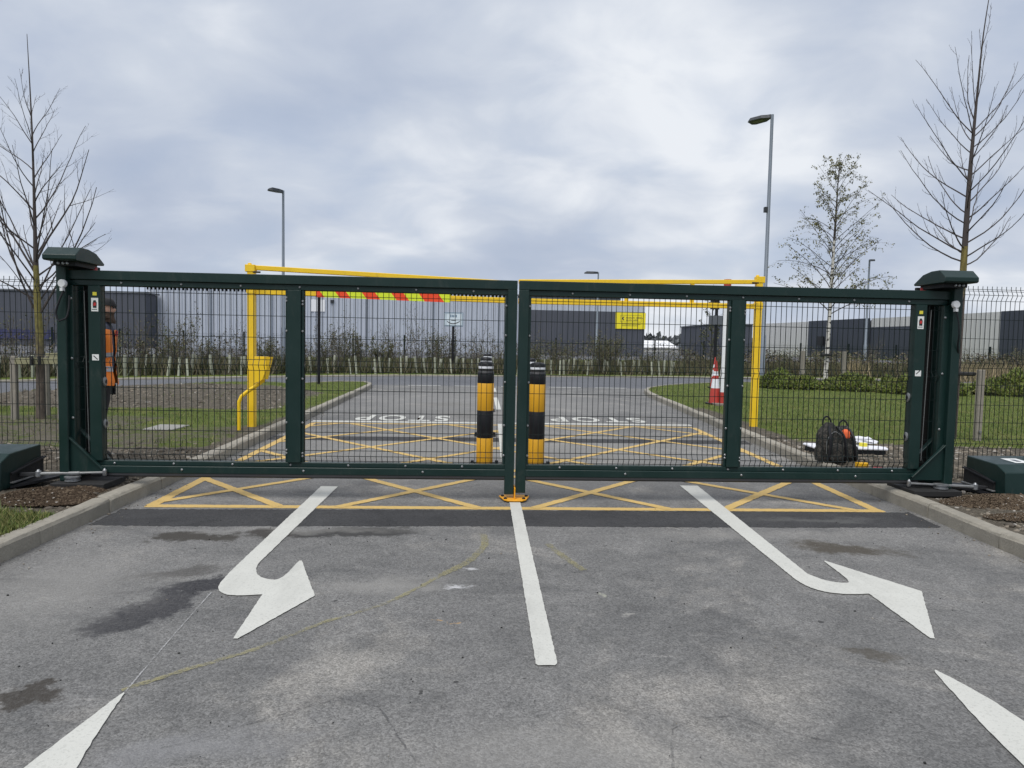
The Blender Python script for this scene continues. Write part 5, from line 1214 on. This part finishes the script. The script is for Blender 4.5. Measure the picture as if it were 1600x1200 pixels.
b = MB(); b.box(-46.9, 21.0, 99.86, 100.15, 8.50, 8.72); b.build('roof_edge', 'roof_grey', w1)
b = MB(); b.box(-46.6, -46.3, 99.8, 99.95, 0, 7.9); b.build('corner_flashing', 'white_plastic', w1)
for xd in (-38, -29.5, -16, -6.5, 3.0):
    b = MB(); b.box(xd, xd+.16, 99.72, 99.88, 0, 8.4); b.build('downpipe', 'galv', w1)
b = MB(); b.box(-23.9, -21.9, 99.86, 99.93, 5.6, 7.3); b.build('wall_sign', 'white_plastic', w1, label='blank white sign on the ribbed wall')
b = MB(); b.box(-21.1, -20.6, 99.7, 99.93, 6.9, 7.3); b.build('wall_lamp', 'lamp_dark', w1)
ys = thing('wall_sign', 'large yellow sign with dark lettering on the dark end of the grey warehouse', 'sign', (22.6, 99.9, 4.1))
b = MB(); b.box(20.3, 24.75, 99.80, 99.90, 4.05, 6.42); b.build('panel', 'sign_yellow', ys)
b = MB(); x0 = 21.2; pz = 5.55
b.add([(21.15, 99.795, pz), (21.55, 99.795, pz+.34), (21.55, 99.795, pz+.16), (21.40, 99.795, pz), (21.55, 99.795, pz-.16), (21.55, 99.795, pz-.34)], [(0, 1, 2, 3), (0, 3, 4, 5)])
b.build('arrow_emblem', 'sign_ink', ys)
rr = random.Random(2)
for (zc, h, xa, xb) in ((5.68, 0.24, 21.85, 23.05), (5.68, 0.24, 23.3, 24.25), (5.33, 0.24, 21.85, 23.5), (4.72, 0.10, 21.2, 24.0), (4.52, 0.10, 21.2, 23.6)):
    b = MB(); x = xa
    while x < xb:
        w_ = h*rr.uniform(0.45, 0.7); zt = h*(0.5 if rr.random() < 0.3 else 0.36)
        b.box(x, x+w_*0.28, 99.785, 99.795, zc-h*0.4, zc+zt); b.box(x+w_*0.3, x+w_, 99.785, 99.795, zc-h*0.4, zc-h*0.22)
        if rr.random() < .7: b.box(x+w_*0.3, x+w_, 99.785, 99.795, zc+h*0.12, zc+h*0.3)
        x += w_+h*0.16
    b.build('lettering', 'sign_ink', ys, kind='stuff')
b = MB()
for (xa, xb, z0, z1) in ((21.0, 24.1, 6.02, 6.05), (21.0, 24.1, 5.05, 5.08), (21.0, 21.03, 5.08, 6.02), (24.07, 24.1, 5.08, 6.02)): b.box(xa, xb, 99.79, 99.799, z0, z1)
b.build('frame_line', 'sign_ink', ys)
w2 = thing('warehouse', 'dark grey warehouse with a blue band behind the left fence', 'warehouse', (-85, 96, 0))
clad((-140, 95.5), (-45.0, 95.5), 0, 7.35, 0.9, 0.04, 'clad_dark', w2)
b = MB(); b.box(-140, -45.2, 95.7, 99.5, 0, 7.3); b.build('hall', 'clad_dark', w2)
b = MB(); b.box(-140, -57.0, 95.30, 95.42, 0.9, 2.15); b.build('blue_band', 'clad_blue', w2)
b = MB(); b.box(-140.1, -44.9, 95.35, 99.6, 7.355, 7.55); b.build('roof_edge', 'roof_grey', w2)
# right: long unit whose wall runs towards the viewer
w3 = thing('warehouse', 'long light and dark panelled industrial unit behind the birch, rising to the right', 'warehouse', (90, 120, 0))
def wallseg(a, b_, z0, z1, m, nm='wall', off=0.0): return clad((a[0]-off, a[1]), (b_[0]-off, b_[1]), z0, z1, 1.0, 0.05, m, w3, nm)
A_, B_, C_, D_, E_, F_ = (72.2, 172), (75.4, 152), (78.0, 132), (80.2, 110.5), (80.9, 101.8), (83.8, 70)
wallseg(A_, B_, 0, 7.9, 'clad_side', 'light_wall'); wallseg(B_, C_, 0, 8.0, 'clad_navy', 'dark_wall', 0.25); wallseg(C_, D_, 6.2, 7.95, 'clad_side', 'light_wall'); wallseg(C_, D_, 0, 6.19, 'clad_navy', 'dark_wall', .1)
wallseg(D_, E_, 0, 7.95, 'clad_side', 'light_wall'); wallseg(E_, F_, 0, 8.0, 'clad_navy', 'dark_wall', 0.25)
b = MB(); b.prism([(72.5, 172), (75.7, 152), (78.3, 132), (80.5, 110.5), (81.2, 101.8), (84.1, 70), (130, 70), (130, 172)], 'z', 0, 7.6); b.build('hall', 'roof_grey', w3)
b = MB(); b.box(75.0, 75.35, 145.0, 147.5, 2.5, 4.5); b.build('window', 'black_plastic', w3)
w4 = thing('warehouse', 'low dark block seen between the right mullion and the yellow post', 'building', (42, 110, 0))
b = MB(); b.box(39.2, 44.6, 109, 130, 0, 5.3); b.build('wall', 'clad_dark', w4); b = MB(); b.box(39.0, 44.8, 108.8, 130.2, 5.305, 5.5); b.build('roof', 'roof_grey', w4)
w5 = thing('shed', 'distant low building with a bright white roof right of the yellow sign', 'building', (58, 200, 0))
b = MB(); b.box(46, 61.5, 200, 225, 0, 1.5); b.build('wall', 'clad_side', w5); b = MB(); b.prism([(199.5, 1.2), (213, 3.5), (226, 1.2)], 'x', 45.5, 60.0); b.build('roof', 'roof_white', w5)
w6 = thing('shed', 'distant grey low building beyond the hedge, left of the black sign post', 'building', (67, 190, 0))
b = MB(); b.box(60, 79, 188, 205, 0, 1.6); b.build('wall', 'clad_side', w6); b = MB(); b.prism([(187.5, 1.5), (196, 2.5), (205.5, 1.5)], 'x', 59.6, 79.5); b.build('roof', 'galv', w6)
# distant treeline
n = 26000; g_ = np.random.default_rng(9); X = g_.uniform(-420, 520, n)
top = np.array([9+7*mnoise.noise(Vector((x*0.018, 2, 0)))+5*mnoise.noise(Vector((x*0.07, 5, 0))) for x in X]); Z = top*g_.beta(1.6, 1.2, n)
P = np.stack([X, 430+g_.uniform(0, 30, n), Z-1], 1)
o = link('distant_woods', leaf_mesh('distant_woods', P, 4.2, ['far_tree'], 3, 0, 0.7)); tag(o, 'distant grey-green line of woods on the horizon', 'woods', kind='stuff')

# ------------------------------------------------------------------ turf blades and soil clods
def grid_pts(inside, n, xr, yr, dens_fn, hf, seed):
    g_ = np.random.default_rng(seed); out = []
    for _ in range(n):
        x, y = g_.uniform(*xr), g_.uniform(*yr)
        if g_.random() < dens_fn(x, y) and inside(x, y): out.append((x, y, hf(x, y)-0.005))
    return np.array(out)
mat('grass_a', (0.115, 0.158, 0.026), 0.7, var=0.55, scale=0.9); mat('grass_b', (0.185, 0.178, 0.058), 0.75, var=0.5, scale=0.7); mat('grass_c', (0.055, 0.080, 0.016), 0.7, var=0.45, scale=0.8)
def gl(x, y):
    s = soil_left(x, y) + 0.5*(vnoise(x, y, 1.7)); return 0.0 if s > 0.75 else min(1, max(0.04, 1.0-s*1.5))
def gr(x, y):
    s = soil_right(x, y) + 0.55*(vnoise(x, y, 1.1)); return 0.0 if s > 0.7 else min(1, max(0.05, 1.1-s*1.4))
Pl = grid_pts(in_l, 60000, (-16, -3), (7.5, 22.5), lambda x, y: gl(x, y)*min(1, (9/y)**1.2), h_left, 1)
Pn = grid_pts(in_l, 30000, (-4.6, -3.05), (3.6, 5.9), lambda x, y: gl(x, y), h_left, 3)
P = np.concatenate([Pl, Pn])
o = link('grass', blades('grass', P, 0.055, 0.011, ['grass_a', 'grass_b', 'grass_c'], 2, 0.45)); tag(o, 'short grass growing on the left verge', 'grass', kind='stuff')
Pr = grid_pts(in_r, 80000, (4, 18.5), (9, 26.5), lambda x, y: gr(x, y)*min(1, (12/y)**1.1), h_right, 4)
o = link('grass', blades('grass', Pr, 0.055, 0.012, ['grass_a', 'grass_b', 'grass_c', 'grass_a'], 5, 0.45)); tag(o, 'short mown grass covering the right lawn', 'grass', kind='stuff')
# clods: irregular little rocks
phi = (1+5**.5)/2
ICO = np.array([(-1, phi, 0), (1, phi, 0), (-1, -phi, 0), (1, -phi, 0), (0, -1, phi), (0, 1, phi), (0, -1, -phi), (0, 1, -phi), (phi, 0, -1), (phi, 0, 1), (-phi, 0, -1), (-phi, 0, 1)], float); ICO /= np.linalg.norm(ICO[0])
ICF = np.array([(0, 11, 5), (0, 5, 1), (0, 1, 7), (0, 7, 10), (0, 10, 11), (1, 5, 9), (5, 11, 4), (11, 10, 2), (10, 7, 6), (7, 1, 8), (3, 9, 4), (3, 4, 2), (3, 2, 6), (3, 6, 8), (3, 8, 9), (4, 9, 5), (2, 4, 11), (6, 2, 10), (8, 6, 7), (9, 8, 1)])
mat('earth_a', (0.062, 0.045, 0.031), 0.98, var=0.4, scale=9, bump=1.0, bscale=120, spec=0.1); mat('earth_b', (0.125, 0.095, 0.066), 0.98, var=0.4, scale=9, bump=1.0, bscale=120, spec=0.1)
mat('clod_a', (0.088, 0.074, 0.057), 0.95, var=0.4, scale=5, bump=0.6, bscale=60); mat('clod_b', (0.21, 0.18, 0.14), 0.95, var=0.4, scale=6, bump=0.6, bscale=60); mat('clod_c', (0.30, 0.28, 0.25), 0.9, var=0.3, scale=9)
def rocks(name, P, smin, smax, seed, probs=(0.62, 0.30, 0.08), mats=('clod_a', 'clod_b', 'clod_c'), flat=0.7):
    g_ = np.random.default_rng(seed); n = len(P); s_ = smin*(smax/smin)**(g_.random(n)**2.2)
    V = ICO[None]*g_.uniform(0.62, 1.3, (n, 12, 1)); a = g_.uniform(0, 6.28, n); ca, sa = np.cos(a), np.sin(a)
    V = V*np.stack([g_.uniform(.8, 1.35, n), g_.uniform(.7, 1.1, n), flat*g_.uniform(.6, 1.2, n)], 1)[:, None]
    V = np.stack([V[..., 0]*ca[:, None]-V[..., 1]*sa[:, None], V[..., 0]*sa[:, None]+V[..., 1]*ca[:, None], V[..., 2]], -1)*s_[:, None, None] + P[:, None]
    F = (ICF[None]+12*np.arange(n)[:, None, None]).reshape(-1, 3); fm = np.repeat(g_.choice(len(mats), n, p=probs), 20)
    return np_mesh(name, V.reshape(-1, 3), F, list(mats), fm)
sl_ = lambda x, y: (soil_left(x, y)**2)*(1 if y < 9 else 0.35)
P = grid_pts(in_l, 20000, (-9, -3.05), (4.6, 8.9), lambda x, y: soil_left(x, y)**2, h_left, 11)
P2 = grid_pts(in_l, 34000, (-12, -3.4), (12.6, 19), lambda x, y: soil_left(x, y)**2*0.55, h_left, 12)
o = link('soil_clods', rocks('soil_clods', np.concatenate([P, P2]), 0.006, 0.042, 13, (0.66, 0.31, 0.03))); tag(o, 'loose dark soil and stones on the left verge', 'soil', kind='stuff')
P = grid_pts(in_r, 26000, (3.9, 10), (4.2, 10.4), lambda x, y: soil_right(x, y)**2*(1 if y < 10 else .3), h_right, 14)
o = link('soil_clods', rocks('soil_clods', P, 0.006, 0.045, 15, (0.42, 0.48, 0.10))); tag(o, 'loose brown soil and stones on the right verge', 'soil', kind='stuff')
# spoil heaps by the motor boxes
def heap(cx, cy, rx, ry, h, n, seed, label, probs, lin):
    g_ = np.random.default_rng(seed); u = g_.uniform(0, 6.28, n); q = np.sqrt(g_.random(n)); x = cx+rx*q*np.cos(u); y = cy+ry*q*np.sin(u); z = 0.10+h*(1-q**2)*g_.uniform(0.72, 1.0, n)
    o = link('spoil_heap', rocks('spoil_heap', np.stack([x, y, z], 1), 0.005, 0.026, seed, probs, ('earth_a', 'earth_b', 'clod_c'))); tag(o, label, 'soil heap', kind='stuff')
heap(-3.52, 5.75, 0.44, 0.24, 0.10, 6500, 31, 'dug brown soil heaped by the left motor box', (0.78, 0.21, 0.01), 0)
heap(-3.46, 6.08, 0.24, 0.14, 0.04, 2200, 35, 'dug soil against the left kerb under the gate corner', (0.75, 0.24, 0.01), 0)
heap(4.75, 5.85, 0.56, 0.24, 0.085, 7500, 32, 'dug brown soil heaped by the right motor box', (0.40, 0.58, 0.02), 0)
heap(4.95, 5.35, 0.75, 0.18, 0.04, 4200, 36, 'thin spread of brown soil along the right kerb', (0.4, 0.56, 0.04), 0)
# grit along the foot of the kerbs
P = []
g_ = np.random.default_rng(44)
for path, sd_ in ((kl, 1), (kr, -1)):
    for p in resample([q for q in path if 3.4 < q.y < 14], 0.03):
        if g_.random() < 0.5+0.4*vnoise(p.x, p.y, 1.5): P.append((p.x+sd_*abs(g_.normal())*0.11+sd_*.01, p.y+g_.normal()*.02, 0.004))
o = link('grit', rocks('grit', np.array(P), 0.003, 0.014, 45, (0.45, 0.4, 0.15))); tag(o, 'grit and crumbs of soil lying along the foot of both kerbs', 'grit', kind='stuff')
P = np.stack([rng.uniform(-2.8, 3.9, 420), rng.uniform(2.0, 6.0, 420), np.full(420, 0.003)], 1)
o = link('grit', rocks('grit', P, 0.002, 0.007, 46, (0.8, 0.1, 0.1), ('black_matt', 'clod_b', 'clod_c'))); tag(o, 'scattered dark grit on the asphalt before the gates', 'grit', kind='stuff')

# ------------------------------------------------------------------ the man behind the left gate leaf
def person(loc, yaw, label):
    root = thing('person', label, 'person', loc); root.rotation_euler = (R(5), 0, yaw)      # leaning a little forward
    J = {}; E = []; Rr = {}
    def jt(n, p, r_): J[n] = Vector(p); Rr[n] = r_
    # facing -Y in local space, height 1.76
    jt('pelvis', (0, 0, 0.95), .145); jt('waist', (0, 0, 1.10), .135); jt('chest', (0, -.005, 1.30), .150); jt('neck0', (0, .01, 1.455), .075); jt('neck1', (0, -.002, 1.52), .056)
    jt('head0', (0, -.015, 1.60), .082); jt('head1', (0, -.01, 1.68), .092); jt('head2', (0, -.004, 1.735), .062)
    E += [('pelvis', 'waist'), ('waist', 'chest'), ('chest', 'neck0'), ('neck0', 'neck1'), ('neck1', 'head0'), ('head0', 'head1'), ('head1', 'head2')]
    for s_, q in (('L', 1), ('R', -1)):
        jt('hip'+s_, (q*.095, 0, .90), .098); jt('knee'+s_, (q*.11, -.01, .50), .062); jt('ank'+s_, (q*.115, .015, .10), .044); jt('toe'+s_, (q*.13, -.14, .035), .036)
        jt('sh'+s_, (q*.185, .0, 1.405), .068); jt('elb'+s_, (q*.255, .02, 1.12), .048); jt('wr'+s_, (q*.265, -.05, .885), .032); jt('palm'+s_, (q*.265, -.07, .815), .030)
        E += [('pelvis', 'hip'+s_), ('hip'+s_, 'knee'+s_), ('knee'+s_, 'ank'+s_), ('ank'+s_, 'toe'+s_), ('chest', 'sh'+s_), ('sh'+s_, 'elb'+s_), ('elb'+s_, 'wr'+s_), ('wr'+s_, 'palm'+s_)]
        for fi, (dx, dy, L) in enumerate(((-.004, -.030, .078), (0, -.010, .086), (0, .010, .080), (-.002, .030, .062))):
            a = J['palm'+s_]; jt('f%d%sa' % (fi, s_), a+Vector((q*dx, dy, -.035)), .0095); jt('f%d%sb' % (fi, s_), a+Vector((q*dx-q*.008, dy-.006, -.035-L*.5)), .0088); jt('f%d%sc' % (fi, s_), a+Vector((q*dx-q*.028, dy-.012, -.03-L*.9)), .0075)
            E += [('palm'+s_, 'f%d%sa' % (fi, s_)), ('f%d%sa' % (fi, s_), 'f%d%sb' % (fi, s_)), ('f%d%sb' % (fi, s_), 'f%d%sc' % (fi, s_))]
        a = J['wr'+s_]; jt('t'+s_+'a', a+Vector((-q*.012, -.040, -.045)), .011); jt('t'+s_+'b', a+Vector((-q*.024, -.060, -.085)), .009); E += [('wr'+s_, 't'+s_+'a'), ('t'+s_+'a', 't'+s_+'b')]
    names = list(J); idx = {n: i for i, n in enumerate(names)}
    me = bpy.data.meshes.new('tmp'); me.from_pydata([J[n] for n in names], [(idx[a], idx[b_]) for a, b_ in E], [])
    ob = bpy.data.objects.new('tmp', me); col.objects.link(ob)
    md = ob.modifiers.new('skin', 'SKIN'); md.use_smooth_shade = True; sv = me.skin_vertices[0].data
    for n in names: rx = Rr[n]; sv[idx[n]].radius = (rx*(1.18 if n in ('pelvis', 'waist', 'chest') else 1), rx*(0.82 if n in ('pelvis', 'waist', 'chest') else 1)); sv[idx[n]].use_root = (n == 'pelvis')
    ss = ob.modifiers.new('sub', 'SUBSURF'); ss.levels = 2; ss.render_levels = 2
    bpy.context.view_layer.update()
    body = bpy.data.meshes.new_from_object(ob.evaluated_get(bpy.context.evaluated_depsgraph_get())); bpy.data.objects.remove(ob)
    body.name = 'body'; body.materials.clear(); body.materials.append(M['skin'])
    bm = bmesh.new(); bm.from_mesh(body)
    for v in bm.verts:      # face relief: brow, nose, eye hollows
        x, y, z = v.co
        if z > 1.56 and y < -.05:
            v.co.y -= 0.026*math.exp(-((x/.013)**2+((z-1.635)/.020)**2)); v.co.y -= 0.010*math.exp(-((x/.04)**2+((z-1.685)/.012)**2))
            for q in (-1, 1): v.co.y += 0.010*math.exp(-(((x-q*.032)/.016)**2+((z-1.663)/.011)**2))
    bmesh.ops.delete(bm, geom=[v for v in bm.verts if not v.link_faces], context='VERTS')
    bm.normal_update()
    Z = lambda *zs: [((0, 0, z), (0, 0, 1)) for z in zs]
    X = lambda *xs: [((q*x, 0, 0), (1, 0, 0)) for x in xs for q in (-1, 1)]
    def part(name, m, keep, off, par=None, wob=0.0, cuts=(), big=True):
        b2 = bm.copy()
        for (co, no) in cuts: bmesh.ops.bisect_plane(b2, geom=b2.verts[:]+b2.edges[:]+b2.faces[:], plane_co=co, plane_no=no, dist=1e-5)
        b2.normal_update()
        dl = [f for f in b2.faces if not keep(f.calc_center_median())]; bmesh.ops.delete(b2, geom=dl, context='FACES')
        if big:
            left = set(b2.faces); best = []
            while left:
                st = [left.pop()]; isl = [st[0]]
                while st:
                    for e in st.pop().edges:
                        for f in e.link_faces:
                            if f in left: left.discard(f); st.append(f); isl.append(f)
                if len(isl) > len(best): best = isl
            keepset = set(best); bmesh.ops.delete(b2, geom=[f for f in b2.faces if f not in keepset], context='FACES')
        bmesh.ops.delete(b2, geom=[v for v in b2.verts if not v.link_faces], context='VERTS')
        ns = {v: v.normal.copy() for v in b2.verts}
        for v in b2.verts:
            o_ = off(v.co) if callable(off) else off
            v.co += ns[v]*(o_ + wob*mnoise.noise(v.co*11))
        me2 = bpy.data.meshes.new(name); b2.to_mesh(me2); b2.free()
        me2.materials.clear(); me2.materials.append(M[m]); me2.polygons.foreach_set('use_smooth', [True]*len(me2.polygons))
        return link(name, me2, par or root)
    bm.to_mesh(body)
    link('body', body, root)
    part('trousers', 'trouser', lambda c: c.z < 1.0 and c.z > 0.09 and abs(c.x) < 0.235, 0.022, wob=.01, cuts=Z(1.0, .09))
    for q_ in (-1, 1): part('boot', 'boot', lambda c: c.z <= 0.13 and c.x*q_ > 0, 0.014, cuts=Z(.13))
    arm = lambda c: abs(c.x) > 0.205
    part('hoodie', 'navy_cloth', lambda c: 0.92 < c.z < 1.50 and not (arm(c) and c.z < 0.9), 0.020, wob=.006, cuts=Z(.92, 1.5))
    for q_ in (-1, 1): part('glove', 'black_matt', lambda c: c.x*q_ > 0.205 and 0.5 < c.z < 0.875, 0.004, cuts=Z(.875))
    hv = part('hivis_jacket', 'hivis', lambda c: (0.80 < c.z < 1.415) and ((arm(c) and c.z > .90) or (not arm(c) and not (c.y < -.02 and abs(c.x) < 0.062) and c.z > 0.84)), lambda p: 0.034 + 0.05*(1-smooth(.84, 1.05, p.z))*(abs(p.x) < .2), wob=.012, cuts=Z(.84, .90, 1.415)+X(.062)+[((0, -.02, 0), (0, 1, 0))])
    for z0, z1 in ((0.985, 1.035), (1.135, 1.185)):
        part('reflective_band', 'grey_band', lambda c: z0 < c.z < z1 and not arm(c) and not (c.y < -.02 and abs(c.x) < 0.066), lambda p: 0.040 + 0.05*(1-smooth(.84, 1.05, p.z)), hv, wob=.012, cuts=Z(z0, z1)+X(.066)+[((0, -.02, 0), (0, 1, 0))], big=False)
    part('beanie', 'hat', lambda c: c.z > 1.676, lambda p: 0.016+.012*smooth(1.69, 1.73, p.z), wob=.004, cuts=Z(1.676))
    part('beard', 'beard', lambda c: 1.50 < c.z < 1.612 and c.y < -.012 and not (c.z > 1.592 and abs(c.x) < .022 and c.y < -.09), lambda p: 0.010 + 0.05*(1-smooth(1.52, 1.60, p.z))*(p.y < -.03), wob=.010, cuts=Z(1.5, 1.612))
    for q in (-1, 1):
        b = MB(); b.lathe([(0.004, -.010), (0.010, -.006), (0.011, 0.0), (0.010, 0.006), (0.004, 0.010)], c=(0, 0, 0), n=8); link('eye', b.mesh('eye', 'sticker_black', smooth=True), root, (q*.032, -.094, 1.662))
        b = MB(); b.lathe([(0.006, -.012), (0.014, -.006), (0.016, 0.004), (0.010, 0.018), (0.003, 0.024)], c=(0, 0, 0), n=8); link('ear', b.mesh('ear', 'skin', smooth=True), root, (q*.098, .005, 1.645))
    b = MB(); b.box(-.02, .035, -.165, -.15, 1.30, 1.36); link('badge', b.mesh('badge', 'red_cloth', bevel=0.004), root, (0.045, 0.035, 0.06))
    bm.free(); return root
person((-4.115, 7.5, 0.11), R(104), 'bearded man in a black beanie and open orange jacket standing behind the left gate leaf')
